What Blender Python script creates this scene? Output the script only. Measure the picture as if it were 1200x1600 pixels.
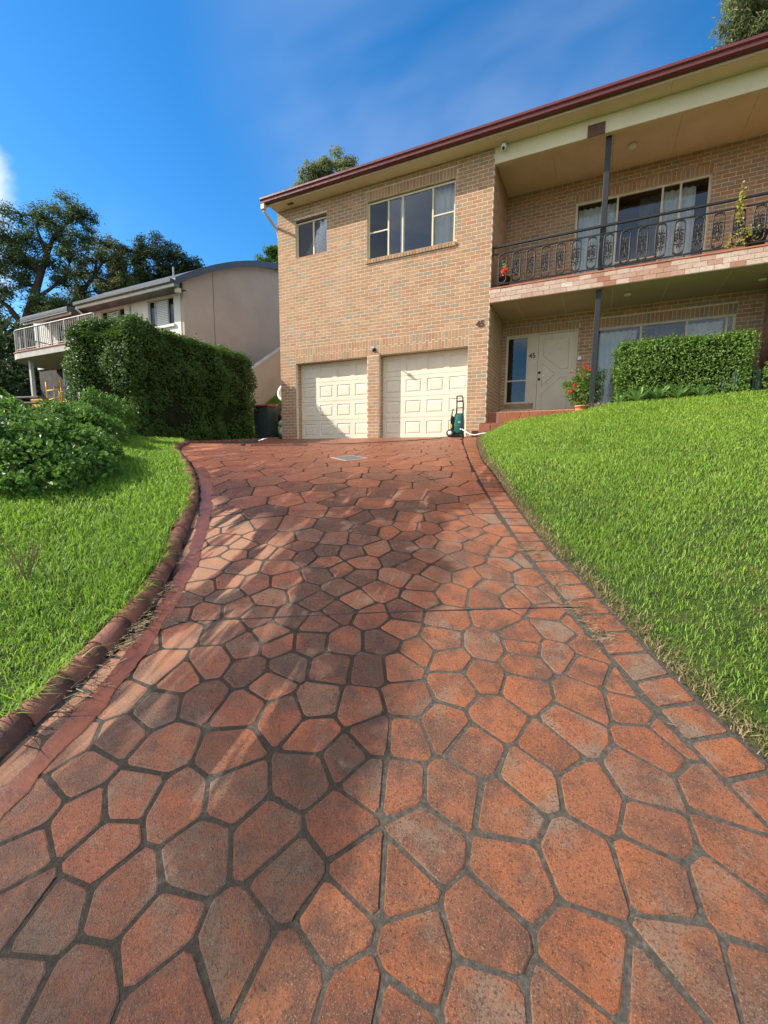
import bpy, math, random
import numpy as np
from mathutils import Matrix, Vector

# ------------------------------------------------------------------ camera, sky, sun, exposure
scene = bpy.context.scene
for o in list(bpy.data.objects):
    bpy.data.objects.remove(o)
random.seed(7)
rng = np.random.default_rng(7)
rad = math.radians

CAM_H = 1.6
YAW, PITCH, ROLL = rad(-26.07), rad(-7.36), rad(0.42)
fw = Vector((math.sin(YAW) * math.cos(PITCH), math.cos(YAW) * math.cos(PITCH), math.sin(PITCH)))
rt0 = Vector((math.cos(YAW), -math.sin(YAW), 0.0))
up0 = rt0.cross(fw)
rt = rt0 * math.cos(ROLL) + up0 * math.sin(ROLL)
up = -rt0 * math.sin(ROLL) + up0 * math.cos(ROLL)
cam_data = bpy.data.cameras.new('camera')
cam = bpy.data.objects.new('camera', cam_data)
scene.collection.objects.link(cam)
cam.matrix_world = Matrix(((rt.x, up.x, -fw.x, 0), (rt.y, up.y, -fw.y, 0), (rt.z, up.z, -fw.z, CAM_H), (0, 0, 0, 1)))
cam_data.sensor_fit = 'VERTICAL'
cam_data.sensor_height = 24.0
cam_data.sensor_width = 18.0
cam_data.lens = 678.4 / 1600 * 24.0
scene.cycles.max_bounces = 5
scene.cycles.diffuse_bounces = 2
scene.cycles.glossy_bounces = 2
scene.cycles.use_adaptive_sampling = True
scene.cycles.adaptive_threshold = 0.02
scene.cycles.transparent_max_bounces = 8
cam_data.clip_start = 0.05
cam_data.clip_end = 3000
scene.camera = cam

SUN_TRAVEL = Vector((2.25, 1.0, -1.7)).normalized()
SUN_EL = math.asin(-SUN_TRAVEL.z)
SUN_AZ = math.atan2(-SUN_TRAVEL.x, -SUN_TRAVEL.y)      # clockwise from +Y

scene.view_settings.view_transform = 'Standard'
scene.view_settings.look = 'None'
scene.view_settings.gamma = 1.0
scene.view_settings.use_curve_mapping = False
scene.view_settings.exposure = 0.84

sun_data = bpy.data.lights.new('sun', 'SUN')
sun_data.energy = 5.0
sun_data.angle = rad(0.53)
sun_data.color = (1.0, 0.93, 0.82)
sun = bpy.data.objects.new('sun', sun_data)
scene.collection.objects.link(sun)
sun.rotation_euler = SUN_TRAVEL.to_track_quat('-Z', 'Y').to_euler()
sun.location = (-20, -10, 20)


class NT:
    """small helper for building node trees"""
    def __init__(self, tree):
        self.t = tree
        tree.nodes.clear()

    def n(self, typ, ins=None, **props):
        nd = self.t.nodes.new(typ)
        for k, v in props.items():
            setattr(nd, k, v)
        for k, v in (ins or {}).items():
            s = nd.inputs[k]
            if isinstance(v, bpy.types.NodeSocket):
                self.t.links.new(v, s)
            else:
                s.default_value = v
        return nd

    def link(self, a, b):
        self.t.links.new(a, b)

    def math(self, op, a, b=0.0, c=0.0, clamp=False):
        nd = self.n('ShaderNodeMath', {0: a, 1: b, 2: c}, operation=op, use_clamp=clamp)
        return nd.outputs[0]

    def mix(self, f, a, b, blend='MIX'):
        nd = self.n('ShaderNodeMix', {}, data_type='RGBA', blend_type=blend)
        for i, v in ((0, f), (6, a), (7, b)):
            if isinstance(v, bpy.types.NodeSocket):
                self.t.links.new(v, nd.inputs[i])
            else:
                nd.inputs[i].default_value = v if i == 0 or len(v) == 4 else (*v, 1)
        return nd.outputs[2]

    def noise(self, vec, scale, detail=4, rough=0.55, dist=0.0):
        nd = self.n('ShaderNodeTexNoise', {'Scale': scale, 'Detail': detail, 'Roughness': rough, 'Distortion': dist})
        if vec is not None:
            self.t.links.new(vec, nd.inputs['Vector'])
        return nd.outputs['Fac']

    def ramp(self, f, stops, interp='LINEAR'):
        nd = self.n('ShaderNodeValToRGB', {0: f})
        cr = nd.color_ramp
        cr.interpolation = interp
        while len(cr.elements) < len(stops):
            cr.elements.new(0.5)
        for e, (p, c) in zip(cr.elements, stops):
            e.position = p
            e.color = (c, c, c, 1) if not hasattr(c, '__len__') else (*c[:3], 1)
        return nd.outputs[0]

    def mr(self, v, a, b, c=0.0, d=1.0, smooth=True):
        nd = self.n('ShaderNodeMapRange', {0: v, 1: a, 2: b, 3: c, 4: d},
                    interpolation_type='SMOOTHSTEP' if smooth else 'LINEAR')
        return nd.outputs[0]


LOBE_W = (-.892, .290, .340)      # cumulus low in the west
LOBE_T = (-.26, .725, .638)       # thin high cloud in the north
world = bpy.data.worlds.new('World')
scene.world = world
world.use_nodes = True
w = NT(world.node_tree)
sky = w.n('ShaderNodeTexSky', sky_type='NISHITA', sun_disc=False, sun_elevation=SUN_EL, sun_rotation=SUN_AZ,
          altitude=60.0, air_density=1.0, dust_density=0.25, ozone_density=3.0)
skyc = w.n('ShaderNodeHueSaturation', {'Hue': 0.5, 'Saturation': 1.36, 'Value': 1.15, 'Color': sky.outputs[0]}).outputs[0]
tc = w.n('ShaderNodeTexCoord')
sep = w.n('ShaderNodeSeparateXYZ', {0: tc.outputs['Generated']})
zz = w.math('MAXIMUM', sep.outputs[2], 0.03)
den = w.math('ADD', zz, 0.12)
cx = w.math('DIVIDE', sep.outputs[0], den)
cy = w.math('DIVIDE', sep.outputs[1], den)
cv = w.n('ShaderNodeCombineXYZ', {0: cx, 1: cy, 2: 3.7}).outputs[0]
n1 = w.noise(cv, 0.55, 7, 0.62, 0.6)
n2 = w.noise(cv, 0.16, 2, 0.5, 0.0)
# broken cumulus stands behind the photographer (it shows in the windows), a clear sky ahead
south = w.mr(sep.outputs[1], 0.25, -0.55, 0.0, 0.34)
puff = w.mr(w.math('ADD', w.math('ADD', n1, w.math('MULTIPLY', n2, 0.9)), south), 1.06, 1.30)


def lobe(d, wid):
    dt = w.n('ShaderNodeVectorMath', {0: w.n('ShaderNodeVectorMath', {0: tc.outputs['Generated']}, operation='NORMALIZE').outputs[0], 1: d}, operation='DOT_PRODUCT').outputs['Value']
    return w.mr(dt, math.cos(wid), 1.0)


bank = w.mr(w.math('ADD', n1, w.math('MULTIPLY', lobe(LOBE_W, rad(13)), .36)), .68, .86)
puff = w.math('MAXIMUM', puff, bank)
# thin veil of high cirrus
cv2 = w.n('ShaderNodeMapping', {'Vector': cv, 'Rotation': (0, 0, 0.7), 'Scale': (0.35, 0.9, 1)}).outputs[0]
n3 = w.noise(cv2, 1.1, 5, 0.6, 0.8)
veil = w.math('ADD', w.math('MULTIPLY', w.mr(n3, 0.52, 0.85), 0.22), w.math('MULTIPLY', w.mr(n3, 0.34, 0.74), w.math('MULTIPLY', lobe(LOBE_T, rad(24)), .40)))
cl = w.math('MAXIMUM', puff, veil)
cl = w.math('MULTIPLY', cl, w.mr(sep.outputs[2], 0.0, 0.12), clamp=True)
col = w.mix(cl, skyc, (6.2, 6.4, 6.8))
bg = w.n('ShaderNodeBackground', {'Color': col, 'Strength': 0.112})
wo = w.n('ShaderNodeOutputWorld')
w.link(bg.outputs[0], wo.inputs[0])

# ------------------------------------------------------------------ scene graph helpers
COL = scene.collection


def props(o, label=None, cat=None, group=None, kind=None):
    if label: o['label'] = label
    if cat: o['category'] = cat
    if group: o['group'] = group
    if kind: o['kind'] = kind
    return o


def empty(name, loc=(0, 0, 0), rz=0.0, **kw):
    o = bpy.data.objects.new(name, None)
    o.empty_display_size = 0.2
    COL.objects.link(o)
    o.location = loc
    o.rotation_euler = (0, 0, rz)
    return props(o, **kw)


def link_mesh(name, me, mat=None, parent=None, loc=None, **kw):
    o = bpy.data.objects.new(name, me)
    COL.objects.link(o)
    if mat is not None and len(me.materials) == 0:
        me.materials.append(mat)
    if parent is not None:
        o.parent = parent
    if loc is not None:
        o.location = loc
    return props(o, **kw)


def smooth(me, on=True):
    me.polygons.foreach_set('use_smooth', np.full(len(me.polygons), on))


def np_mesh(name, verts, faces_flat, loop_counts, smooth_on=False):
    me = bpy.data.meshes.new(name)
    verts = np.asarray(verts, dtype=np.float32).reshape(-1, 3)
    me.vertices.add(len(verts))
    me.vertices.foreach_set('co', verts.ravel())
    faces_flat = np.asarray(faces_flat, dtype=np.int32)
    loop_counts = np.asarray(loop_counts, dtype=np.int32)
    me.loops.add(len(faces_flat))
    me.loops.foreach_set('vertex_index', faces_flat)
    me.polygons.add(len(loop_counts))
    me.polygons.foreach_set('loop_start', np.concatenate(([0], np.cumsum(loop_counts)[:-1])).astype(np.int32))
    me.update(calc_edges=True)
    smooth(me, smooth_on)
    return me


class MB:
    """collects shapes for ONE mesh"""
    def __init__(self):
        self.v = []
        self.f = []

    def add(self, vs, fs):
        b = len(self.v)
        self.v += [tuple(p) for p in vs]
        self.f += [tuple(i + b for i in f) for f in fs]
        return self

    def box(self, x0, x1, y0, y1, z0, z1, bev=0.0):
        if bev <= 0:
            vs = [(x, y, z) for z in (z0, z1) for y in (y0, y1) for x in (x0, x1)]
            return self.add(vs, [(0, 2, 3, 1), (4, 5, 7, 6), (0, 1, 5, 4), (2, 6, 7, 3), (0, 4, 6, 2), (1, 3, 7, 5)])
        b = min(bev, (x1 - x0) * .49, (y1 - y0) * .49, (z1 - z0) * .49)
        vs = []
        for sx in (0, 1):
            for sy in (0, 1):
                for sz in (0, 1):
                    X, Y, Z = (x0, x1)[sx], (y0, y1)[sy], (z0, z1)[sz]
                    dx, dy, dz = (b, -b)[sx], (b, -b)[sy], (b, -b)[sz]
                    vs += [(X, Y + dy, Z + dz), (X + dx, Y, Z + dz), (X + dx, Y + dy, Z)]
        i = lambda a, c, d, k: (a * 4 + c * 2 + d) * 3 + k
        F = []
        for s in (0, 1):
            q = [i(s, 0, 0, 0), i(s, 1, 0, 0), i(s, 1, 1, 0), i(s, 0, 1, 0)]
            F.append(q if s else q[::-1])
            q = [i(0, s, 0, 1), i(0, s, 1, 1), i(1, s, 1, 1), i(1, s, 0, 1)]
            F.append(q if s else q[::-1])
            q = [i(0, 0, s, 2), i(1, 0, s, 2), i(1, 1, s, 2), i(0, 1, s, 2)]
            F.append(q if s else q[::-1])
        for a in (0, 1):
            for c in (0, 1):
                q = [i(a, c, 0, 0), i(a, c, 1, 0), i(a, c, 1, 1), i(a, c, 0, 1)]
                F.append(q if (a != c) else q[::-1])
                q = [i(a, 0, c, 0), i(a, 0, c, 2), i(a, 1, c, 2), i(a, 1, c, 0)]
                F.append(q if (a != c) else q[::-1])
                q = [i(0, a, c, 1), i(1, a, c, 1), i(1, a, c, 2), i(0, a, c, 2)]
                F.append(q if (a != c) else q[::-1])
                for d in (0, 1):
                    t = [i(a, c, d, 0), i(a, c, d, 1), i(a, c, d, 2)]
                    F.append(t if (a + c + d) % 2 == 1 else t[::-1])
        return self.add(vs, F)

    def tube(self, pts, r, n=8, cap=True, closed=False):
        pts = [Vector(p) for p in pts]
        rs = r if hasattr(r, '__len__') else [r] * len(pts)
        m = len(pts)
        rings = []
        prev = None
        for k, p in enumerate(pts):
            if closed:
                d = pts[(k + 1) % m] - pts[k - 1]
            else:
                d = pts[min(k + 1, m - 1)] - pts[max(k - 1, 0)]
            d = d.normalized() if d.length > 1e-9 else Vector((0, 0, 1))
            if prev is None:
                a = Vector((0, 0, 1)) if abs(d.z) < .9 else Vector((1, 0, 0))
                u = d.cross(a).normalized()
            else:
                u = prev - d * prev.dot(d)
                u = u.normalized() if u.length > 1e-6 else d.orthogonal().normalized()
            prev = u
            v = d.cross(u)
            rings.append([p + (u * math.cos(2 * math.pi * j / n) + v * math.sin(2 * math.pi * j / n)) * rs[k] for j in range(n)])
        vs = [q for rg in rings for q in rg]
        F = []
        for k in range(m if closed else m - 1):
            k2 = (k + 1) % m
            for j in range(n):
                j2 = (j + 1) % n
                F.append((k * n + j, k * n + j2, k2 * n + j2, k2 * n + j))
        if cap and not closed:
            F.append(tuple(range(n))[::-1])
            F.append(tuple((m - 1) * n + j for j in range(n)))
        return self.add(vs, F)

    def bar(self, a, b, w_, h_):
        """rectangular bar from a to b, w_ sideways, h_ vertical"""
        a, b = Vector(a), Vector(b)
        d = (b - a).normalized()
        s = d.cross(Vector((0, 0, 1)))
        s = s.normalized() if s.length > 1e-4 else Vector((1, 0, 0))
        t = s.cross(d)
        vs = []
        for p in (a, b):
            for i, j in ((-1, -1), (1, -1), (1, 1), (-1, 1)):
                vs.append(p + s * (i * w_ / 2) + t * (j * h_ / 2))
        return self.add(vs, [(0, 1, 2, 3)[::-1], (4, 5, 6, 7), (0, 1, 5, 4), (1, 2, 6, 5), (2, 3, 7, 6), (3, 0, 4, 7)])

    def sphere(self, c, r, nu=10, nv=7):
        rx, ry, rz = r if hasattr(r, '__len__') else (r, r, r)
        vs = [(c[0], c[1], c[2] - rz)]
        for i in range(1, nv):
            a = -math.pi / 2 + math.pi * i / nv
            for j in range(nu):
                b = 2 * math.pi * j / nu
                vs.append((c[0] + rx * math.cos(a) * math.cos(b), c[1] + ry * math.cos(a) * math.sin(b), c[2] + rz * math.sin(a)))
        vs.append((c[0], c[1], c[2] + rz))
        F = [(0, 1 + (j + 1) % nu, 1 + j) for j in range(nu)]
        for i in range(nv - 2):
            for j in range(nu):
                F.append((1 + i * nu + j, 1 + i * nu + (j + 1) % nu, 1 + (i + 1) * nu + (j + 1) % nu, 1 + (i + 1) * nu + j))
        l = len(vs) - 1
        b0 = 1 + (nv - 2) * nu
        F += [(l, b0 + j, b0 + (j + 1) % nu) for j in range(nu)]
        return self.add(vs, F)

    def lathe(self, c, prof, n=16, axis='z'):
        vs, F = [], []
        for r, h in prof:
            for j in range(n):
                a = 2 * math.pi * j / n
                p = (r * math.cos(a), r * math.sin(a), h)
                if axis == 'x': p = (p[2], p[0], p[1])
                if axis == 'y': p = (p[0], p[2], p[1])
                vs.append((c[0] + p[0], c[1] + p[1], c[2] + p[2]))
        for k in range(len(prof) - 1):
            for j in range(n):
                j2 = (j + 1) % n
                F.append((k * n + j, k * n + j2, (k + 1) * n + j2, (k + 1) * n + j))
        F.append(tuple(range(n))[::-1])
        F.append(tuple((len(prof) - 1) * n + j for j in range(n)))
        return self.add(vs, F)

    def prism(self, poly, axis, a0, a1):
        """poly in the two other axes, extruded along axis"""
        m = len(poly)
        def P(p, t):
            return {'x': (t, p[0], p[1]), 'y': (p[0], t, p[1]), 'z': (p[0], p[1], t)}[axis]
        vs = [P(p, a0) for p in poly] + [P(p, a1) for p in poly]
        F = [tuple(range(m))[::-1], tuple(range(m, 2 * m))]
        F += [(k, (k + 1) % m, m + (k + 1) % m, m + k) for k in range(m)]
        return self.add(vs, F)

    def mesh(self, name, smooth_on=False):
        me = bpy.data.meshes.new(name)
        me.from_pydata(self.v, [], self.f)
        me.update()
        if smooth_on:
            smooth(me)
        return me

    def build(self, name, mat, parent=None, smooth_on=False, fix=True, **kw):
        me = self.mesh(name, smooth_on)
        if fix:
            import bmesh
            bm = bmesh.new()
            bm.from_mesh(me)
            bmesh.ops.recalc_face_normals(bm, faces=bm.faces)
            bm.to_mesh(me)
            bm.free()
            if smooth_on:
                smooth(me)
        return link_mesh(name, me, mat, parent, **kw)


# ------------------------------------------------------------------ materials
def new_mat(name):
    m = bpy.data.materials.new(name)
    m.use_nodes = True
    return m, NT(m.node_tree)


def finish(nt, bsdf, disp=None):
    out = nt.n('ShaderNodeOutputMaterial')
    nt.link(bsdf, out.inputs['Surface'])


def bump(nt, h, strength=0.3, dist=0.01):
    return nt.n('ShaderNodeBump', {'Height': h, 'Strength': strength, 'Distance': dist}).outputs[0]


def pos(nt):
    return nt.n('ShaderNodeNewGeometry').outputs['Position']


def principled(nt, **ins):
    ren = {'base': 'Base Color', 'rough': 'Roughness', 'normal': 'Normal', 'metal': 'Metallic', 'spec': 'Specular IOR Level', 'coat': 'Coat Weight'}
    d = {}
    for k, v in ins.items():
        if k == 'base' and not isinstance(v, bpy.types.NodeSocket) and len(v) == 3:
            v = (*v, 1)
        d[ren[k]] = v
    return nt.n('ShaderNodeBsdfPrincipled', d).outputs[0]


def simple(name, c, rough=0.6, var=0.18, scale=6.0, metal=0.0, bmp=0.15, bscale=60.0, spec=0.5):
    """painted / plain surface with slight blotches and fine relief"""
    m, t = new_mat(name)
    p = pos(t)
    f = t.noise(p, scale, 5, 0.6)
    lo = tuple(x * (1 - var) for x in c)
    hi = tuple(min(1, x * (1 + var)) for x in c)
    col = t.ramp(f, [(0.3, lo), (0.7, hi)])
    r = t.mr(t.noise(p, scale * 2.3, 3), 0.3, 0.7, max(0.03, rough - 0.08), min(1, rough + 0.08))
    nb = bump(t, t.noise(p, bscale, 3), bmp, 0.004)
    finish(t, principled(t, base=col, rough=r, normal=nb, metal=metal, spec=spec))
    return m


def brick_mat(name, attr_type, pale=False):
    m, t = new_mat(name)
    tone = t.n('ShaderNodeAttribute', attribute_name='tone', attribute_type=attr_type).outputs['Fac']
    p = pos(t)
    if pale:
        stops = [(0.0, (.50, .36, .29)), (.25, (.56, .43, .35)), (.5, (.44, .25, .18)), (.72, (.60, .47, .39)), (.88, (.34, .14, .09)), (1, (.62, .53, .46))]
    else:
        stops = [(0.0, (.34, .200, .112)), (.22, (.435, .258, .148)), (.45, (.37, .225, .132)), (.62, (.47, .285, .165)), (.78, (.41, .185, .100)), (.9, (.33, .24, .155)), (1, (.27, .245, .19))]
    col = t.ramp(tone, stops)
    f = t.noise(p, 26, 4, .65)
    col = t.mix(t.mr(f, .42, .85, 0, .8), col, (.25, .155, .095))
    g = t.noise(p, 1.1, 4, .6)
    col = t.mix(t.mr(g, .5, .8, 0, .38), col, (.50, .38, .28))
    col = t.mix(t.mr(t.noise(t.n('ShaderNodeMapping', {'Vector': p, 'Scale': (1.6, 1.6, .35)}).outputs[0], 1.4, 4, .6), .55, .78, 0, .4), col, (.20, .125, .08))
    nb = bump(t, t.noise(p, 140, 4, .7), .55, .006)
    finish(t, principled(t, base=col, rough=.9, normal=nb, spec=.25))
    return m


M = {}
M['brick_one'] = brick_mat('brick_single', 'OBJECT')
M['brick_many'] = brick_mat('brick_field', 'GEOMETRY')
M['facing_one'] = brick_mat('facing_brick', 'OBJECT', True)
M['mortar'] = simple('cream_mortar', (.64, .55, .42), .95, .15, 9, bmp=.5, bscale=180, spec=.2)
M['cream'] = simple('cream_paint', (.60, .51, .37), .5, .06, 3)
M['frame'] = simple('primrose_aluminium', (.62, .55, .38), .38, .06, 4, spec=.5)
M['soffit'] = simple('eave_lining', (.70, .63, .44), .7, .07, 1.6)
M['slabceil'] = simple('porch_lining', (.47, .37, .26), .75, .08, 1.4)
M['maroon'] = simple('maroon_gutter', (.125, .022, .022), .38, .14, 5, bmp=.05)
M['garage'] = simple('garage_door_cream', (.70, .625, .49), .55, .06, 2.5, bmp=.35, bscale=220)
M['doorpaint'] = simple('door_greige', (.62, .53, .41), .5, .06, 3)
M['black'] = simple('black_iron', (.008, .008, .009), .55, .25, 20, bmp=.2)
M['blackplastic'] = simple('black_plastic', (.02, .02, .022), .5, .2, 14)
M['steel_blue'] = simple('blue_grey_post', (.010, .012, .015), .5, .15, 8)
M['tile'] = simple('terracotta_edge_tile', (.42, .13, .06), .6, .2, 9)
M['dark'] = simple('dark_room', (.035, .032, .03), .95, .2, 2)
M['white'] = simple('white_plastic', (.78, .77, .74), .45, .06, 6)
M['curtain'] = simple('sheer_curtain', (.84, .84, .83), .9, .08, 5)
M['drape'] = simple('dark_drape', (.10, .095, .09), .95, .2, 5)
M['brown'] = simple('brown_box', (.12, .055, .04), .7, .15, 8)
M['tree_bark'] = simple('bark', (.05, .039, .03), .95, .45, 9, bmp=.9, bscale=30)
M['soil'] = simple('garden_soil', (.075, .05, .033), .98, .45, 12, bmp=1, bscale=50)
M['grey_metal'] = simple('galvanised', (.45, .46, .47), .35, .12, 12, metal=.7)
M['green_plastic'] = simple('green_casing', (.012, .11, .085), .35, .12, 10)
M['yellow'] = simple('yellow_paint', (.68, .36, .02), .5, .15, 10)
M['red'] = simple('red_lid', (.35, .03, .035), .45, .12, 8)
M['bin'] = simple('bin_green', (.035, .05, .045), .5, .15, 8)
M['render'] = simple('beige_render', (.45, .365, .30), .9, .08, .8, bmp=.3, bscale=120, spec=.2)
M['nbwhite'] = simple('white_painted_brick', (.66, .64, .60), .85, .08, 5, bmp=.6, bscale=14)
M['nbroof'] = simple('charcoal_steel', (.075, .08, .088), .45, .12, 3)
M['nbgutter'] = simple('pale_gutter', (.42, .42, .42), .45, .06, 3)
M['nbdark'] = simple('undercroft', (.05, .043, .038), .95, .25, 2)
M['concrete'] = simple('concrete', (.40, .38, .35), .9, .15, 4, bmp=.5, bscale=90)
M['timber'] = simple('weathered_boards', (.20, .185, .165), .85, .3, 8)
M['terracotta'] = simple('terracotta', (.50, .19, .085), .8, .2, 14)
M['number'] = simple('number_black', (.02, .02, .02), .5, .1, 10)
M['number_b'] = simple('number_bronze', (.03, .022, .018), .5, .2, 20)
M['gold'] = simple('gold_glass_stars', (.72, .60, .26), .25, .1, 20, spec=.6)
M['whiteglass'] = simple('white_light_glass', (.86, .85, .80), .2, .03, 20, spec=.6)


def glass_mat(name, tint=(.75, .8, .82), ior=1.7):
    m, t = new_mat(name)
    fr = t.n('ShaderNodeFresnel', {'IOR': ior}).outputs[0]
    p = pos(t)
    nb = bump(t, t.noise(p, 1.6, 2), .05, .02)
    gl = t.n('ShaderNodeBsdfGlossy', {'Color': (1, 1, 1, 1), 'Roughness': 0.01, 'Normal': nb}).outputs[0]
    tr = t.n('ShaderNodeBsdfTransparent', {'Color': (*tint, 1)}).outputs[0]
    mx = t.n('ShaderNodeMixShader', {0: fr, 1: tr, 2: gl}).outputs[0]
    finish(t, mx)
    return m


M['glass'] = glass_mat('window_glass', (.88, .89, .88), 1.5)
M['glass_dark'] = glass_mat('screened_glass', (.30, .32, .33), 1.5)


def leaf_mat(name, lo, hi, rough=.45, trans=.3, spec=.4, brown=0.0):
    m, t = new_mat(name)
    g = t.n('ShaderNodeNewGeometry')
    rnd = g.outputs['Random Per Island']
    f = t.noise(g.outputs['Position'], 1.3, 3)
    v = t.math('ADD', t.math('MULTIPLY', rnd, .65), t.math('MULTIPLY', f, .5), clamp=True)
    stops = [(0.12, lo), (.85, hi)]
    col = t.ramp(v, stops)
    pt_ = t.noise(g.outputs['Position'], .75, 4, .65)
    col = t.mix(t.mr(pt_, .5, .72, 0, .4), col, tuple(x * k for x, k in zip(hi, (1.12, .98, 1.0))))
    col = t.mix(t.mr(pt_, .46, .28, 0, .5), col, lo)
    if brown > 0:
        rb = t.math('FRACT', t.math('MULTIPLY', rnd, 37.7))
        col = t.mix(t.mr(rb, 1 - brown, 1 - brown + .02), col, (.26, .19, .08))
    pb = principled(t, base=col, rough=rough, spec=spec)
    tl = t.n('ShaderNodeBsdfTranslucent', {'Color': t.mix(.5, col, tuple(min(1, x * 1.6) for x in hi))}).outputs[0]
    mx = t.n('ShaderNodeMixShader', {0: trans, 1: pb, 2: tl}).outputs[0]
    finish(t, mx)
    return m


M['grass_r'] = leaf_mat('lawn_blade', (.070, .165, .018), (.33, .48, .065), .55, .42, .3, .05)
M['grass_l'] = leaf_mat('verge_blade', (.075, .17, .018), (.27, .43, .045), .5, .4, .35, .02)
M['straw'] = leaf_mat('dry_straw', (.17, .115, .055), (.36, .27, .15), .8, .15, .2)
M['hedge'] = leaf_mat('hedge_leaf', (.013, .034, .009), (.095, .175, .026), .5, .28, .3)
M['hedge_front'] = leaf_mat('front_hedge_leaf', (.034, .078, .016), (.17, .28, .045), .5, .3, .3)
M['bush'] = leaf_mat('shrub_leaf', (.017, .048, .010), (.125, .24, .036), .48, .3, .3)
M['tree_far'] = leaf_mat('tall_tree_leaf', (.030, .055, .020), (.105, .150, .050), .55, .35, .25)
M['tree_olive'] = leaf_mat('olive_tree_leaf', (.045, .062, .020), (.15, .17, .055), .55, .35, .25)
M['tree_dark'] = leaf_mat('dark_tree_leaf', (.016, .032, .013), (.055, .085, .028), .55, .25, .25)
M['gum'] = leaf_mat('gum_leaf', (.085, .115, .045), (.25, .28, .13), .55, .35, .25, .03)
M['agave'] = leaf_mat('broad_leaf', (.09, .19, .045), (.21, .35, .10), .45, .25, .4)
M['flower'] = leaf_mat('red_flower', (.50, .02, .015), (.75, .07, .03), .6, .3, .3)
M['vine'] = leaf_mat('yellow_vine', (.17, .21, .03), (.42, .38, .06), .5, .35, .3)
M['purple'] = leaf_mat('purple_leaf', (.05, .02, .04), (.13, .05, .08), .5, .2, .3)
M['cactus'] = simple('cactus_green', (.05, .085, .045), .7, .3, 12, bmp=.5)

# ------------------------------------------------------------------ terrain shape
def sstep(a, b, x):
    t = np.clip((np.asarray(x, float) - a) / (b - a), 0, 1)
    return t * t * (3 - 2 * t)


def G(X, Y):
    """height of the sloping driveway surface"""
    X = np.asarray(X, float); Y = np.asarray(Y, float)
    s = -.4394 * X + .8983 * Y
    a = sstep(3.5, 9.8, Y)
    v = np.clip((1 - a) * s + a * Y, -6, 10.85)
    return .325 * v - .01216 * v * v


LEFT = [(-8.85,10.76),(-9.0,10.0),(-9.2,9.3),(-9.1,8.5),(-8.75,7.6),(-8.15,6.85),(-7.4,6.15),(-6.75,5.5),(-6.15,4.95),(-5.5,4.5),(-4.6,3.9),
        (-3.93,3.39),(-3.45,2.97),(-3.00,2.48),(-2.60,2.03),(-2.37,1.74),(-2.22,1.47),(-2.10,1.21),(-2.03,0.99),(-1.95,0.72),(-1.87,.3),(-1.8,-.3),(-1.75,-1.6)]
RIN = [(2.5,-1.5),(1.9,-.3),(1.3,.65),(.9,1.25),(.577,1.71),(.487,1.827),(.413,1.91),(.29,2.088),(.127,2.309),(-.06,2.647),(-.235,2.908),(-.467,3.332),
       (-.713,3.849),(-.995,4.446),(-1.279,5.136),(-1.631,6.047),(-2.145,7.579),(-2.5,8.7),(-2.78,9.7),(-2.9,10.35)]
ROUT = [(2.7,-1.35),(2.1,-.15),(1.5,.82),(1.02,1.45),(.642,1.971),(.564,2.066),(.46,2.198),(.297,2.443),(.16,2.677),(0,2.951),(-.144,3.181),(-.263,3.332),
        (-.511,3.871),(-.778,4.457),(-1.079,5.225),(-1.457,6.11),(-1.913,7.609),(-2.2,8.7),(-2.42,9.7),(-2.5,10.35)]
DPOLY = LEFT + [(-1.6, -1.6)] + RIN + [(-2.9, 10.76)]


def resample(pl, step):
    pl = np.array(pl, float)
    d = np.concatenate(([0], np.cumsum(np.hypot(*np.diff(pl, axis=0).T))))
    n = max(2, int(round(d[-1] / step)) + 1)
    # smooth the corners a little first
    t = np.linspace(0, d[-1], n * 6)
    q = np.stack([np.interp(t, d, pl[:, 0]), np.interp(t, d, pl[:, 1])], 1)
    k = max(3, int(len(q) * .25 / d[-1]) | 1)
    pad = np.concatenate((np.repeat(q[:1], k, 0), q, np.repeat(q[-1:], k, 0)))
    ker = np.ones(k) / k
    sm = np.stack([np.convolve(pad[:, i], ker, 'same')[k:-k] for i in (0, 1)], 1)
    sm[0], sm[-1] = q[0], q[-1]
    d2 = np.concatenate(([0], np.cumsum(np.hypot(*np.diff(sm, axis=0).T))))
    t = np.linspace(0, d2[-1], n)
    return np.stack([np.interp(t, d2, sm[:, 0]), np.interp(t, d2, sm[:, 1])], 1)


def inside(px, py, poly):
    px = np.asarray(px, float); py = np.asarray(py, float)
    r = np.zeros(px.shape, bool)
    m = len(poly)
    for i in range(m):
        x0, y0 = poly[i]; x1, y1 = poly[(i + 1) % m]
        if y0 == y1:
            continue
        c = ((y0 > py) != (y1 > py)) & (px < (x1 - x0) * (py - y0) / (y1 - y0) + x0)
        r ^= c
    return r


def dist_pl(px, py, pl):
    px = np.asarray(px, float); py = np.asarray(py, float)
    best = np.full(px.shape, 1e9)
    for (x0, y0), (x1, y1) in zip(pl[:-1], pl[1:]):
        dx, dy = x1 - x0, y1 - y0
        t = np.clip(((px - x0) * dx + (py - y0) * dy) / (dx * dx + dy * dy + 1e-12), 0, 1)
        best = np.minimum(best, np.hypot(px - x0 - t * dx, py - y0 - t * dy))
    return best


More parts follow.
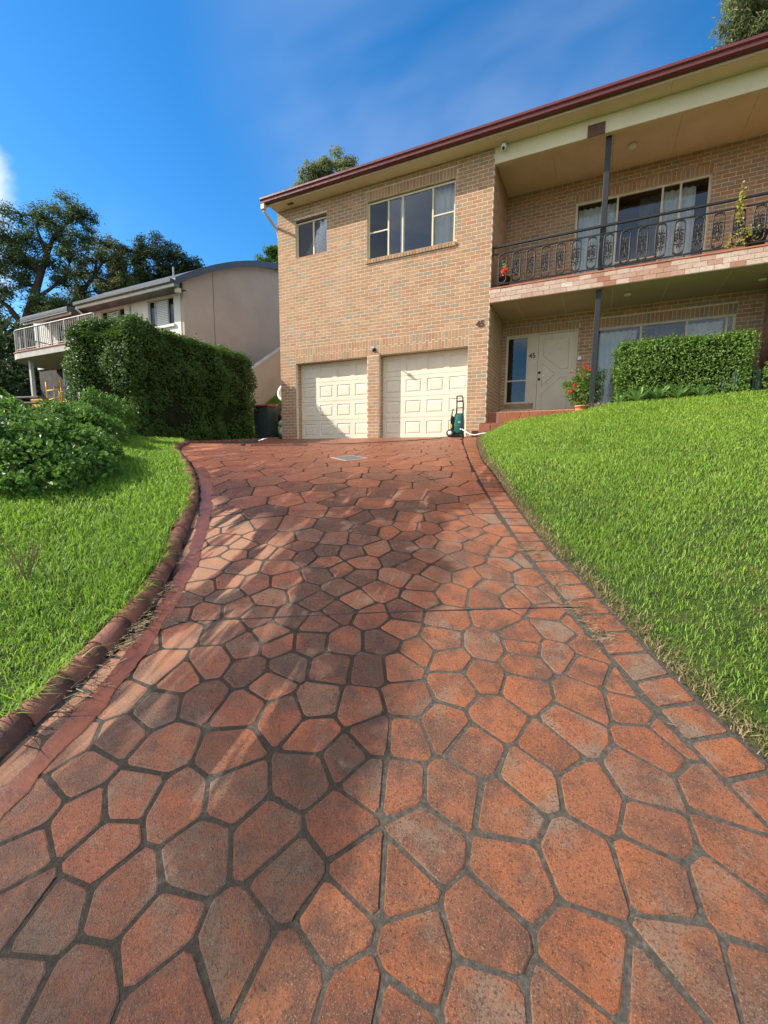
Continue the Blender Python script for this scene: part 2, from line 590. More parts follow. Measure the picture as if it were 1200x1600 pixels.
def grid_mesh(name, xs, ys, zf, keep=None, smooth_on=True):
    Xg, Yg = np.meshgrid(xs, ys)
    Zg = zf(Xg, Yg)
    V = np.stack([Xg, Yg, Zg], -1).reshape(-1, 3)
    nx, ny = len(xs), len(ys)
    i, j = np.meshgrid(np.arange(nx - 1), np.arange(ny - 1))
    a = (j * nx + i).ravel()
    F = np.stack([a, a + 1, a + nx + 1, a + nx], 1)
    if keep is not None:
        cxm = V[F].mean(1)
        F = F[keep(cxm[:, 0], cxm[:, 1])]
    used = np.unique(F)
    mp = np.zeros(len(V), int); mp[used] = np.arange(len(used))
    return np_mesh(name, V[used], mp[F].ravel(), np.full(len(F), 4), smooth_on)


LAWN_TOP = [(-2.6,2.27),(-2.0,2.40),(-1.5,2.48),(-.5,2.60),(.2,2.74),(1.07,2.79),(1.85,2.82),(2.9,2.87),(7,3.0)]
_ro = np.array(sorted(ROUT))


def lawn_edge(X):
    return np.interp(X, _ro[:, 0], _ro[:, 1], left=10.35)


def lawn_z(X, Y):
    X = np.asarray(X, float); Y = np.asarray(Y, float)
    yb = np.where(X > 2.7, -1.35 - (X - 2.7) * 1.2, lawn_edge(X))
    zt = np.interp(X, [a for a, b in LAWN_TOP], [b for a, b in LAWN_TOP])
    ze = G(X, yb) + .015
    wv = np.clip((Y - yb) / (10.75 - yb), 0, 1)
    z = ze + (zt - ze) * wv ** .88
    g0 = G(X, np.minimum(Y, 10.5))
    z = g0 + .015 + (z - g0 - .015) * sstep(-2.46, -1.9, X)
    return z + .02 * np.sin(X * 2.1 + Y * .7) * np.sin(Y * 1.3 - X) * np.clip(wv * 4, 0, 1) * np.clip((1 - wv) * 4, 0, 1)


_lx = np.array(LEFT)[::-1]; _rx = np.array(RIN)


def is_left(X, Y):
    return X < .5 * (np.interp(Y, _lx[:, 1], _lx[:, 0]) + np.interp(Y, _rx[:, 1], _rx[:, 0]))


def left_z(X, Y):
    d = dist_pl(X, Y, LEFT)
    return G(X, Y) + .040 + .10 * sstep(0.1, 1.6, d) + .012 * np.sin(X * 3.1) * np.sin(Y * 2.7)


def terrain_z(X, Y):
    X = np.asarray(X, float); Y = np.asarray(Y, float)
    z = G(X, Y) - .10
    z = z + np.clip(.14 * (-X - 11.5), 0, 1.35)
    back = np.clip((Y - 11.2) * .62, 0, 3.2) * sstep(-8.7, -9.2, X)
    front_drop = np.clip((Y + 3) * .05, -2, 0)
    z = z + back + front_drop
    right = sstep(2.6, 4.5, X) * np.clip((Y - 2) * .05, 0, .6)
    far = np.clip((np.hypot(X, Y - 8) - 24) * .06, 0, 5)
    return z + right + far


# ------------------------------------------------------------------ ground materials
def st_coords(t):
    p = pos(t)
    s = t.n('ShaderNodeVectorMath', {0: p, 1: (-.4394, .8983, 0)}, operation='DOT_PRODUCT').outputs['Value']
    u = t.n('ShaderNodeVectorMath', {0: p, 1: (.8983, .4394, 0)}, operation='DOT_PRODUCT').outputs['Value']
    return p, s, u


WETR = [(0.6,-.38),(0.87,-0.27),(1.03,-0.17),(1.26,-0.08),(1.61,0.07),(1.83,0.19),(2.17,0.14),(2.51,0.35),(2.97,0.45),(3.51,0.47),(4.13,0.80),(4.66,1.5),(5.6,2.6),(7,2.9)]
WETL = [(1.0,-1.7),(1.47,-1.15),(1.82,-0.95),(2.26,-0.72),(2.79,-0.71),(3.25,-0.78),(3.92,-1.15),(4.48,-1.9),(5.2,-2.9),(6.5,-2.95)]


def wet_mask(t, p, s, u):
    """where the wash water has wetted the paving: soaked centre, dry right side, streaks on the left that lower the mask"""
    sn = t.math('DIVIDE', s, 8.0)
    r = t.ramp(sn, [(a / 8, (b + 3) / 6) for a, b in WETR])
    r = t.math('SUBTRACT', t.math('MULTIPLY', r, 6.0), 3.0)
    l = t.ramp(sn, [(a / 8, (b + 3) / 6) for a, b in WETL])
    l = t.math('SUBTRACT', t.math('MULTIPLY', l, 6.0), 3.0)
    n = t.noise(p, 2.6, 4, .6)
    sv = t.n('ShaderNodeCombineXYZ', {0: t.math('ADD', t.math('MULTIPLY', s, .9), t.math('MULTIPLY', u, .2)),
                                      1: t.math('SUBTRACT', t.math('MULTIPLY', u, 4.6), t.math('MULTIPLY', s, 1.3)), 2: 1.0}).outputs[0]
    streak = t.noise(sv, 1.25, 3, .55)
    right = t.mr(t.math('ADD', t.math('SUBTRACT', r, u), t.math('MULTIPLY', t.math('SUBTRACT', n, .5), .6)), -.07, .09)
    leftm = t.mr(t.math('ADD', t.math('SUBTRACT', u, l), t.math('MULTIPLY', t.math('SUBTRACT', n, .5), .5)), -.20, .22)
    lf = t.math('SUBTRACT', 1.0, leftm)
    streak_l = t.math('MULTIPLY', lf, t.mr(streak, .47, .56))
    # isolated streaks and spots that lower the mask further in
    streak_c = t.math('MAXIMUM', t.math('MULTIPLY', t.mr(streak, .585, .66), .85), t.math('MULTIPLY', t.mr(t.noise(p, 4.5, 3, .6), .60, .70), .55))
    wet = t.math('MULTIPLY', right, t.math('SUBTRACT', 1.0, t.math('MAXIMUM', streak_l, streak_c)))
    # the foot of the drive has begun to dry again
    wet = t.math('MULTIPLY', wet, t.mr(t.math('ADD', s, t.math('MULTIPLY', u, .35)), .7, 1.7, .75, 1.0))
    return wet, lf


def stone_mat(name, attr_type, mortar=False):
    m, t = new_mat(name)
    p, s, u = st_coords(t)
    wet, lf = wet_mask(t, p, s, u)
    fine = t.noise(p, 170, 3, .7)
    mid = t.noise(p, 9, 5, .65)
    big = t.noise(p, 1.7, 4, .6)
    if mortar:
        col = t.ramp(t.noise(p, 60, 4, .7), [(.3, (.060, .052, .042)), (.55, (.115, .100, .080)), (.75, (.20, .178, .148))])
        far = t.mr(s, 2.6, 5.2)
        col = t.mix(t.math('MULTIPLY', far, .85), col, (.085, .038, .026))
        wetcol = t.mix(.86, col, (.014, .011, .010))
    else:
        tone = t.n('ShaderNodeAttribute', attribute_name='tone', attribute_type=attr_type).outputs['Fac']
        base = t.ramp(tone, [(0, (.28, .088, .036)), (.3, (.39, .125, .046)), (.55, (.33, .115, .052)), (.8, (.37, .108, .040)), (1, (.42, .150, .062))])
        # brown wear blotches
        br = t.mr(t.math('ADD', t.math('MULTIPLY', mid, .75), t.math('MULTIPLY', big, .35)), .46, .68)
        col = t.mix(t.math('MULTIPLY', br, .85), base, (.125, .060, .040))
        # pigment worn off to grey cement, in speckles
        gp = t.math('ADD', t.math('MULTIPLY', t.noise(p, 5.2, 4, .7), .75), t.math('MULTIPLY', fine, .42))
        gp = t.math('ADD', gp, t.math('MULTIPLY', t.math('SUBTRACT', t.math('FRACT', t.math('MULTIPLY', tone, 7.3)), .5), .15))
        gr = t.mr(gp, .585, .74)
        col = t.mix(t.math('MULTIPLY', gr, .72), col, (.26, .20, .14))
        col = t.mix(t.mr(t.noise(p, .9, 5, .65), .52, .70, 0, .45), col, (.15, .085, .055))
        # dark grains
        col = t.mix(t.mr(t.noise(p, 120, 3, .85), .48, .66, 0, .85), col, (.060, .032, .022))
        col = t.mix(t.mr(t.noise(p, 210, 2, .85), .58, .68, 0, .65), col, (.42, .30, .21))
        # paler colour on the left where the mask is low
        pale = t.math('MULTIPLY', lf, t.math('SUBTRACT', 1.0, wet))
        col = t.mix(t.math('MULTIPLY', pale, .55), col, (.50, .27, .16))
        # red wash on the upper part of the drive
        far = t.mr(t.math('ADD', s, t.math('MULTIPLY', big, 2.0)), 4.4, 7.0)
        col = t.mix(t.math('MULTIPLY', far, .55), col, (.35, .105, .040))
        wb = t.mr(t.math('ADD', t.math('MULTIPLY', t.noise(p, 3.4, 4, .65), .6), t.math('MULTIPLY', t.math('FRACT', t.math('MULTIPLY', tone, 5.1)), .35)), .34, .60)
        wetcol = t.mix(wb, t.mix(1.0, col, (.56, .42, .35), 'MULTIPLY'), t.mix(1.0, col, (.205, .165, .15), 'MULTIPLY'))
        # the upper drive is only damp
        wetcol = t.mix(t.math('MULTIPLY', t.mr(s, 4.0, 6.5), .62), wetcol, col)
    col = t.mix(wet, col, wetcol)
    rough_w = t.mr(t.noise(p, 40, 3), .35, .65, .26, .50)
    if mortar:
        rough_w = .85
    rough = t.n('ShaderNodeMix', {0: wet, 2: .88, 3: rough_w}, data_type='FLOAT').outputs[0]
    hh = t.math('ADD', t.math('MULTIPLY', t.noise(p, 260, 4, .75), .8), t.math('MULTIPLY', t.noise(p, 42, 4, .6), .35))
    nb = bump(t, hh, 1.0, .010)
    finish(t, principled(t, base=col, rough=rough, normal=nb, spec=.10 if mortar else .36))
    return m


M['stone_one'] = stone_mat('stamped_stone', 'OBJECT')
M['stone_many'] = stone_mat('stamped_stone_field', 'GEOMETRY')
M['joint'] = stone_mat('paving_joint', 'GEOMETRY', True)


def ground_mat(name, c0, c1, c2):
    m, t = new_mat(name)
    p = pos(t)
    f = t.noise(p, 5, 6, .65)
    col = t.ramp(f, [(.3, c0), (.5, c1), (.72, c2)])
    nb = bump(t, t.noise(p, 60, 5, .7), .9, .03)
    finish(t, principled(t, base=col, rough=.95, normal=nb, spec=.15))
    return m


M['turf'] = ground_mat('turf_soil', (.030, .050, .012), (.050, .085, .017), (.10, .095, .035))
M['turf_edge'] = ground_mat('dry_edge', (.14, .10, .05), (.23, .17, .095), (.34, .27, .17))
M['terrain'] = ground_mat('rough_ground', (.035, .055, .014), (.06, .085, .022), (.09, .075, .04))


def kerb_mat(name):
    m, t = new_mat(name)
    tone = t.n('ShaderNodeAttribute', attribute_name='tone', attribute_type='OBJECT').outputs['Fac']
    p = pos(t)
    col = t.ramp(tone, [(0, (.20, .070, .043)), (.5, (.27, .095, .055)), (1, (.22, .088, .058))])
    col = t.mix(t.mr(t.noise(p, 7, 5, .7), .45, .7, 0, .75), col, (.085, .050, .038))
    col = t.mix(t.mr(t.noise(p, 30, 4, .7), .60, .75, 0, .5), col, (.30, .235, .18))
    nb = bump(t, t.noise(p, 90, 4, .7), .7, .006)
    finish(t, principled(t, base=col, rough=.72, normal=nb, spec=.35))
    return m


M['kerb'] = kerb_mat('kerb_brick')


def water_mat():
    m, t = new_mat('runoff_film')
    p = pos(t)
    ed = t.n('ShaderNodeAttribute', attribute_name='edge', attribute_type='GEOMETRY').outputs['Fac']
    al = t.mr(t.math('ADD', ed, t.math('MULTIPLY', t.math('SUBTRACT', t.noise(p, 16, 4, .65), .5), 1.1)), .12, .50)
    col = t.ramp(t.noise(p, 7, 4), [(.3, (.095, .030, .012)), (.5, (.14, .044, .017)), (.72, (.19, .062, .024))])
    nb = bump(t, t.noise(p, 30, 4, .6), .2, .01)
    fl = principled(t, base=col, rough=.30, normal=nb, spec=.4)
    tr = t.n('ShaderNodeBsdfTransparent').outputs[0]
    finish(t, t.n('ShaderNodeMixShader', {0: al, 1: tr, 2: fl}).outputs[0])
    return m


M['water'] = water_mat()

# ------------------------------------------------------------------ ground sheets
xs = np.concatenate((-26 - np.geomspace(.5, 270, 40)[::-1], np.arange(-26, 9.01, .35), 9 + np.geomspace(.5, 270, 40)))
ys = np.concatenate((-4 - np.geomspace(.5, 270, 40)[::-1], np.arange(-4, 22.01, .35), 22 + np.geomspace(.5, 270, 40)))


def _terr(X, Y):
    z = terrain_z(X, Y)
    inner = inside(X, Y, DPOLY) | ((X > -2.9) & (X < 7) & (Y < 11) & (Y > -3))
    z = np.where(inner, np.minimum(z, np.minimum(G(X, Y) - .12, np.where(X > -2.6, lawn_z(X, Y) - .25, 99))), z)
    return np.where((X > -8.95) & (X < 8) & (Y > 10.3), np.minimum(z, 1.9), z)


link_mesh('ground', grid_mesh('ground', xs, ys, _terr), M['terrain'], kind='structure')

# driveway: joint bed, then the stones standing proud of it
drive = empty('driveway', (0, 0, 0), kind='structure')
bed_poly = DPOLY[:len(LEFT)] + [(-1.6, -1.6)] + ROUT + [(-2.5, 10.9), (-3.03, 10.9)]
gx = np.arange(-9.8, 3.0, .07); gy = np.arange(-1.6, 10.95, .07)
def bed_keep(X, Y):
    return inside(X, Y, bed_poly) | (dist_pl(X, Y, LEFT) < .14) | (dist_pl(X, Y, ROUT) < .14)
link_mesh('joint_bed', grid_mesh('joint_bed', gx, gy, lambda X, Y: G(X, Y), bed_keep), M['joint'], drive)
# threshold apron in the garage openings
MB().box(-8.8, -2.54, 10.85, 11.12, 1.9, 2.088).build('threshold', M['tile'], drive)

SEEDS = [(-1.55,1.59),(-1.42,1.67),(-1.13,1.83),(-1.62,1.42),(-1.43,1.47),(-1.28,1.57),(-1.09,1.67),(-0.92,1.74),(-1.82,1.28),(-1.67,1.29),(-1.48,1.25),(-1.28,1.45),(-1.30,1.29),(-1.12,1.34),(-1.03,1.46),(-0.85,1.52),(-0.95,1.33),(-0.79,1.30),(-0.74,1.43),(-1.62,1.13),(-1.81,1.10),(-1.44,1.02),(-1.20,1.13),(-1.64,0.98),(-0.89,1.17),(-1.63,0.82),(-1.78,0.86),(-1.38,0.84),(-1.22,0.90),(-1.07,1.02),(-1.46,0.72),(-1.65,0.67),(-0.69,1.10),(-0.67,1.26),(-0.88,0.96),(-1.51,0.57),(-1.32,0.71),(-1.04,0.82),(-0.75,0.91),(-0.55,1.01),(-1.14,0.66),(-1.28,0.53),(-0.99,0.65),(-0.79,0.72),(-0.57,0.88),(-1.39,0.50),(-0.61,0.73),(-1.07,0.48),(-0.85,0.58),(-0.44,0.76),(-1.23,0.40),(-0.76,1.95),(-0.80,1.81),(-0.69,1.65),(-0.59,1.96),(-0.46,2.14),(-0.29,2.22),(-0.12,2.24),(-0.26,2.10),(0.02,2.20),(-0.42,1.93),(-0.52,1.82),(-0.23,1.93),(-0.00,2.00),(0.18,2.17),(0.20,2.04),(-0.50,1.59),(-0.31,1.74),(-0.03,1.82),(-0.62,1.48),(-0.10,1.69),(-0.36,1.55),(0.26,1.88),(0.34,1.98),(-0.57,1.30),(-0.39,1.36),(-0.15,1.53),(0.22,1.70),(-0.20,1.38),(0.05,1.57),(0.45,1.76),(0.25,1.54),(-0.42,1.17),(0.02,1.33),(0.47,1.58),(0.25,1.40),(-0.15,1.22),(0.41,1.43),(-0.45,1.05),(-0.20,1.04),(-0.34,0.92),(0.06,1.10),(0.32,1.22),(-0.17,0.91),(0.23,1.08),(0.04,0.97),(-0.34,0.78),(0.45,1.23),(-2.63,2.65),(-2.36,2.59),(-2.16,2.64),(-2.02,2.77),(-1.81,2.84),(-1.63,2.93),(-2.56,2.42),(-2.38,2.44),(-2.17,2.41),(-2.00,2.45),(-1.99,2.61),(-1.84,2.49),(-1.75,2.63),(-1.58,2.70),(-2.50,2.26),(-2.32,2.28),(-2.34,2.13),(-2.13,2.18),(-1.92,2.30),(-1.67,2.50),(-1.51,2.45),(-1.44,2.60),(-2.31,1.99),(-2.08,1.99),(-1.91,2.05),(-1.76,2.17),(-1.61,2.32),(-1.37,2.43),(-2.18,1.87),(-1.98,1.87),(-1.73,1.98),(-1.59,2.12),(-1.42,2.26),(-1.83,1.81),(-1.68,1.81),(-1.46,2.08),(-1.25,2.19),(-1.29,2.05),(-1.95,1.70),(-2.18,1.73),(-2.08,1.59),(-1.49,1.89),(-1.33,1.91),(-1.94,1.52),(-1.75,1.64),(-1.50,1.71),(-1.27,1.76),(-1.81,3.33),(-1.70,3.44),(-1.47,3.51),(-1.66,3.28),(-1.66,3.11),(-1.50,3.17),(-1.41,3.31),(-1.24,3.37),(-1.23,3.63),(-1.06,3.51),(-0.91,3.69),(-0.82,3.81),(-1.31,3.15),(-1.01,3.29),(-0.89,3.44),(-0.74,3.38),(-0.71,3.60),(-0.57,3.37),(-1.27,2.97),(-1.16,3.11),(-0.98,3.12),(-0.77,3.19),(-0.59,3.20),(-1.44,2.83),(-1.25,2.77),(-1.06,2.91),(-0.80,3.00),(-1.11,2.72),(-0.88,2.86),(-0.54,3.04),(-0.43,3.16),(-1.14,2.53),(-0.92,2.69),(-0.72,2.74),(-0.58,2.87),(-0.35,2.93),(-0.96,2.53),(-1.17,2.34),(-0.55,2.70),(-0.76,2.51),(-0.91,2.39),(-0.56,2.55),(-0.39,2.63),(-0.29,2.72),(-0.19,2.81),(-0.95,2.22),(-1.09,2.10),(-0.72,2.27),(-0.46,2.39),(-0.19,2.59),(-0.91,2.06),(-0.94,1.93),(-0.68,2.08),(-0.31,2.30),(-0.14,2.44),(-0.06,2.55),(0.02,2.37)]
seeds = [tuple(p) for p in SEEDS]
sx = [p[0] for p in seeds]; sy = [p[1] for p in seeds]
cand = rng.uniform((-9.4, -1.6), (2.4, 10.8), (26000, 2))
ok = inside(cand[:, 0], cand[:, 1], DPOLY)
cand = cand[ok]
SX = np.array(sx); SY = np.array(sy)
for cxp, cyp in cand:
    sv = -.4394 * cxp + .8983 * cyp
    rmin = .20 if sv < .9 else .155 + .17 * min(1, max(0, (sv - 2.0) / 4.0))
    if len(SX) and np.min((SX - cxp) ** 2 + (SY - cyp) ** 2) < rmin * rmin:
        continue
    SX = np.append(SX, cxp); SY = np.append(SY, cyp)
# relax only the filled-in seeds a little so their cells are even
P = np.stack([SX, SY], 1)
nfix = len(seeds)


def clip_poly(poly, nx_, ny_, c):
    """keep nx*x+ny*y <= c"""
    out = []
    m = len(poly)
    for i in range(m):
        a = poly[i]; b = poly[(i + 1) % m]
        da = nx_ * a[0] + ny_ * a[1] - c
        db = nx_ * b[0] + ny_ * b[1] - c
        if da <= 0:
            out.append(a)
        if (da < 0) != (db < 0) and abs(da - db) > 1e-12:
            q = da / (da - db)
            out.append((a[0] + (b[0] - a[0]) * q, a[1] + (b[1] - a[1]) * q))
    return out


BND = LEFT + [(-1.6, -1.6)] + RIN + [(-2.9, 10.76), (-8.85, 10.76)]
bseg = [(BND[i], BND[i + 1]) for i in range(len(BND) - 1)]
bmid = np.array([((a[0] + b[0]) / 2, (a[1] + b[1]) / 2) for a, b in bseg])


def cell(i, gap):
    px, py = P[i]
    poly = [(px - .5, py - .5), (px + .5, py - .5), (px + .5, py + .5), (px - .5, py + .5)]
    d2 = (P[:, 0] - px) ** 2 + (P[:, 1] - py) ** 2
    for j in np.argsort(d2)[1:22]:
        qx, qy = P[j]
        dx, dy = qx - px, qy - py
        L = math.hypot(dx, dy)
        dx /= L; dy /= L
        poly = clip_poly(poly, dx, dy, dx * (px + qx) / 2 + dy * (py + qy) / 2 - gap / 2)
        if len(poly) < 3:
            return []
    ds = []
    for k, (a, b) in enumerate(bseg):
        ex, ey = b[0] - a[0], b[1] - a[1]
        tt = max(0, min(1, ((px - a[0]) * ex + (py - a[1]) * ey) / (ex * ex + ey * ey)))
        ds.append((math.hypot(px - a[0] - tt * ex, py - a[1] - tt * ey), k))
    for dd, k in sorted(ds)[:3]:
        if dd > .6:
            continue
        a, b = bseg[k]
        ex, ey = b[0] - a[0], b[1] - a[1]
        L = math.hypot(ex, ey)
        nx_, ny_ = -ey / L, ex / L
        if nx_ * (px - a[0]) + ny_ * (py - a[1]) > 0:
            nx_, ny_ = -nx_, -ny_
        poly = clip_poly(poly, nx_, ny_, nx_ * a[0] + ny_ * a[1] - gap / 2)
        if len(poly) < 3:
            return []
    return poly


def area(poly):
    return abs(sum(poly[i][0] * poly[(i + 1) % len(poly)][1] - poly[(i + 1) % len(poly)][0] * poly[i][1] for i in range(len(poly)))) / 2


def tidy(poly, md=.012):
    out = []
    for p in poly:
        if not out or math.hypot(p[0] - out[-1][0], p[1] - out[-1][1]) > md:
            out.append(p)
    if len(out) > 2 and math.hypot(out[0][0] - out[-1][0], out[0][1] - out[-1][1]) <= md:
        out.pop()
    return out


def roundc(poly, r=.10, jit=.003):
    out = []
    m = len(poly)
    for i in range(m):
        a, b = poly[i], poly[(i + 1) % m]
        for q in (r, 1 - r):
            out.append((a[0] + (b[0] - a[0]) * q + random.uniform(-jit, jit), a[1] + (b[1] - a[1]) * q + random.uniform(-jit, jit)))
    return out


for it in range(3):
    newP = P.copy()
    for i in range(nfix, len(P)):
        pl = cell(i, 0.0)
        if len(pl) >= 3:
            newP[i] = .5 * P[i] + .5 * np.mean(pl, 0)
    P = newP


def stone_geo(poly, cxy, lift, rings):
    """polygon in plan -> raised stone following the slope; vertices relative to cxy"""
    m = len(poly)
    c = np.mean(poly, 0)
    vs, fs = [], []
    tilt = (random.uniform(-.004, .004), random.uniform(-.004, .004))
    for ins, h in rings:
        for x, y in poly:
            d = math.hypot(x - c[0], y - c[1]) + 1e-9
            k = max(.2, 1 - ins / d)
            X, Y = c[0] + (x - c[0]) * k, c[1] + (y - c[1]) * k
            vs.append((X - cxy[0], Y - cxy[1], float(G(X, Y)) + h + lift + (X - c[0]) * tilt[0] + (Y - c[1]) * tilt[1] - cxy[2]))
    for k in range(len(rings) - 1):
        for j in range(m):
            j2 = (j + 1) % m
            fs.append((k * m + j, k * m + j2, (k + 1) * m + j2, (k + 1) * m + j))
    fs.append(tuple((len(rings) - 1) * m + j for j in range(m)))
    return vs, fs


def ccw(poly):
    s_ = sum(poly[i][0] * poly[(i + 1) % len(poly)][1] - poly[(i + 1) % len(poly)][0] * poly[i][1] for i in range(len(poly)))
    return poly if s_ > 0 else poly[::-1]


R3 = [(0, -.008), (.002, .0006), (.007, .0030)]
R2 = [(0, -.008), (.005, .0026)]
stones = []
for i in range(len(P)):
    sv = -.4394 * P[i][0] + .8983 * P[i][1]
    gap = .011 if sv < 3.2 else .010
    pl = tidy(cell(i, gap))
    if len(pl) < 3 or area(pl) < .0025:
        continue
    stones.append(ccw(roundc(pl)))
def vis_rank(pl):
    c = np.mean(pl, 0)
    s_ = -.4394 * c[0] + .8983 * c[1]
    u_ = .8983 * c[0] + .4394 * c[1]
    return (s_ if (s_ > .6 and abs(u_) < s_ * 1.02 + .35) else 50 + abs(s_))
stones.sort(key=vis_rank)
fv, ff, ft = [], [], []
for k, pl in enumerate(stones):
    tone = random.random()
    c = np.mean(pl, 0)
    if k < 300:
        cz = float(G(c[0], c[1]))
        vs, fs = stone_geo(pl, (c[0], c[1], cz), random.uniform(-.001, .001), R3 if k < 170 else R2)
        me = bpy.data.meshes.new('stone')
        me.from_pydata(vs, [], fs)
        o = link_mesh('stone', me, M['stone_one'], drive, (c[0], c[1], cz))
        o['tone'] = tone
    else:
        vs, fs = stone_geo(pl, (0, 0, 0), 0, R2)
        b = len(fv)
        fv += vs
        ff += [tuple(i + b for i in f) for f in fs]
        ft += [tone] * len(vs)
me = bpy.data.meshes.new('stone_field')
me.from_pydata(fv, [], ff)
me.attributes.new('tone', 'FLOAT', 'POINT').data.foreach_set('value', np.array(ft, dtype=np.float32))
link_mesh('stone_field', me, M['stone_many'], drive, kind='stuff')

# brick border down the lawn side
ri = resample(RIN, .02); ro = resample(ROUT, .02)
nb_ = int(len(ro) * .02 / .155)
def at_frac(pl, f):
    x = f * (len(pl) - 1)
    i = min(int(x), len(pl) - 2)
    return pl[i] + (pl[i + 1] - pl[i]) * (x - i)
# match inner and outer line by nearest points
def inner_of(p):
    return ri[np.argmin((ri[:, 0] - p[0]) ** 2 + (ri[:, 1] - p[1]) ** 2)]
for k in range(nb_):
    f0, f1 = k / nb_, (k + 1) / nb_
    e = .0075
    o0, o1 = at_frac(ro, f0), at_frac(ro, f1)
    i0, i1 = inner_of(o0), inner_of(o1)
    dirv = (o1 - o0) / (np.linalg.norm(o1 - o0) + 1e-9)
    w0 = (o0 - i0); w1 = (o1 - i1)
    q = [i0 + dirv * e + w0 * .05, i1 - dirv * e + w1 * .05, o1 - dirv * e - w1 * .02, o0 + dirv * e - w0 * .02]
    pl = ccw(roundc([tuple(p) for p in q], .06, .002))
    c = np.mean(pl, 0)
    cz = float(G(c[0], c[1]))
    vs, fs = stone_geo(pl, (c[0], c[1], cz), 0, R2)
    me = bpy.data.meshes.new('border_brick')
    me.from_pydata(vs, [], fs)
    o = link_mesh('border_brick', me, M['stone_one'], drive, (c[0], c[1], cz))
    o['tone'] = random.uniform(.2, 1)

# saw-cut joint across the drive
def strip(name, pts, wd, lift, mat, parent=None, **kw):
    V, F = [], []
    pts = np.array(pts, float)
    for k in range(len(pts)):
        d = pts[min(k + 1, len(pts) - 1)] - pts[max(k - 1, 0)]
        d /= np.linalg.norm(d)
        n_ = np.array((-d[1], d[0]))
        w_ = wd[k] if hasattr(wd, '__len__') else wd
        for sgn in (-1, 1):
            q = pts[k] + n_ * w_ * sgn
            V.append((q[0], q[1], float(G(q[0], q[1])) + lift))
    for k in range(len(pts) - 1):
        F.append((2 * k, 2 * k + 1, 2 * k + 3, 2 * k + 2))
    me = bpy.data.meshes.new(name)
    me.from_pydata(V, [], F)
    return link_mesh(name, me, mat, parent, **kw)


strip('saw_cut', resample([(-2.08, 1.53), (-1.0, 2.18), (.0, 2.74)], .05), .0035, .0048, M['number'], drive)
strip('saw_cut', resample([(-3.0, 2.85), (-1.8, 3.58), (-.62, 4.2)], .05), .0035, .0048, M['number'], drive)
strip('saw_cut', resample([(-4.05, 8.3), (-3.36, 5.75)], .05), .008, .0046, M['number'], drive)

# muddy run-off down the gutter line
RUN = [(-4.6,4.02,.02),(-3.78,3.36,0.062),(-3.23,2.86,0.055),(-2.78,2.38,0.05),(-2.51,2.08,0.046),(-2.32,1.80,0.042),(-2.16,1.58,0.042),(-2.04,1.37,0.042),(-1.95,1.20,0.041),(-1.89,1.05,0.041),(-1.84,.91,0.041),(-1.79,.76,0.041),(-1.72,.55,0.042),(-1.66,.2,.042),(-1.6,-.4,.04)]
rp = resample([(a, b) for a, b, c in RUN], .05)
rw = [float(np.interp(i / (len(rp) - 1), np.linspace(0, 1, len(RUN)), [c for a, b, c in RUN])) * (1 + .20 * math.sin(i * .55) * math.sin(i * .23 + 1) + random.uniform(-.10, .10)) for i in range(len(rp))]
rp = rp + rng.normal(0, .003, rp.shape)
V, F = [], []
for k in range(len(rp)):
    d = rp[min(k + 1, len(rp) - 1)] - rp[max(k - 1, 0)]
    d = d / np.linalg.norm(d)
    n_ = np.array((-d[1], d[0]))
    for o_, h in ((-1.35, .0042), (-.75, .0048), (0, .0050), (.75, .0048), (1.35, .0042)):
        q = rp[k] + n_ * rw[k] * o_
        V.append((q[0], q[1], float(G(q[0], q[1])) + h))
for k in range(len(rp) - 1):
    for j in range(4):
        F.append((k * 5 + j, k * 5 + j + 1, (k + 1) * 5 + j + 1, (k + 1) * 5 + j))
me = bpy.data.meshes.new('runoff_water'); me.from_pydata(V, [], F)
me.attributes.new('edge', 'FLOAT', 'POINT').data.foreach_set('value', np.tile(np.array([0, .8, 1, .8, 0], np.float32), len(rp)))
link_mesh('runoff_water', me, M['water'], kind='structure')

# rolled brick kerb on the left
kerb = empty('kerb', (0, 0, 0), kind='structure')
kp = resample(LEFT, .02)
prof = [(.0, -.03), (.004, .014), (.014, .030), (.030, .043), (.048, .053), (.066, .058), (.084, .058), (.100, .053), (.114, .044), (.124, .030), (.129, .014), (.131, -.03)]
nk = int(len(kp) * .02 / .205)
def kerb_pt(f, o, h):
    i = f * (len(kp) - 1)
    a = at_frac(kp, f)
    i0 = max(0, int(i) - 3); i1 = min(len(kp) - 1, int(i) + 4)
    d = kp[i1] - kp[i0]
    d = d / np.linalg.norm(d)
    n_ = np.array((d[1], -d[0]))          # to the left of travel down the drive
    q = a + n_ * o
    return (q[0], q[1], float(G(q[0], q[1])) + h)
for k in range(nk):
    f0, f1 = (k + .02) / nk, (k + .98) / nk
    V, F = [], []
    c = kerb_pt((f0 + f1) / 2, .1, 0)
    dz = random.uniform(-.006, .006)
    for f in (f0, (f0 + f1) / 2, f1):
        for o_, h in prof:
            p = kerb_pt(f, o_, h + dz)
            V.append((p[0] - c[0], p[1] - c[1], p[2] - c[2]))
    m = len(prof)
    for a in range(2):
        for j in range(m - 1):
            F.append((a * m + j, a * m + j + 1, (a + 1) * m + j + 1, (a + 1) * m + j))
    F.append(tuple(range(m))); F.append(tuple(range(2 * m, 3 * m))[::-1])
    me = bpy.data.meshes.new('kerb_brick')
    me.from_pydata(V, [], F)
    import bmesh
    bm = bmesh.new(); bm.from_mesh(me); bmesh.ops.recalc_face_normals(bm, faces=bm.faces); bm.to_mesh(me); bm.free()
    for pg in me.polygons: pg.use_smooth = len(pg.vertices) == 4
    o = link_mesh('kerb_brick', me, M['kerb'], kerb, c)
    o['tone'] = random.random()
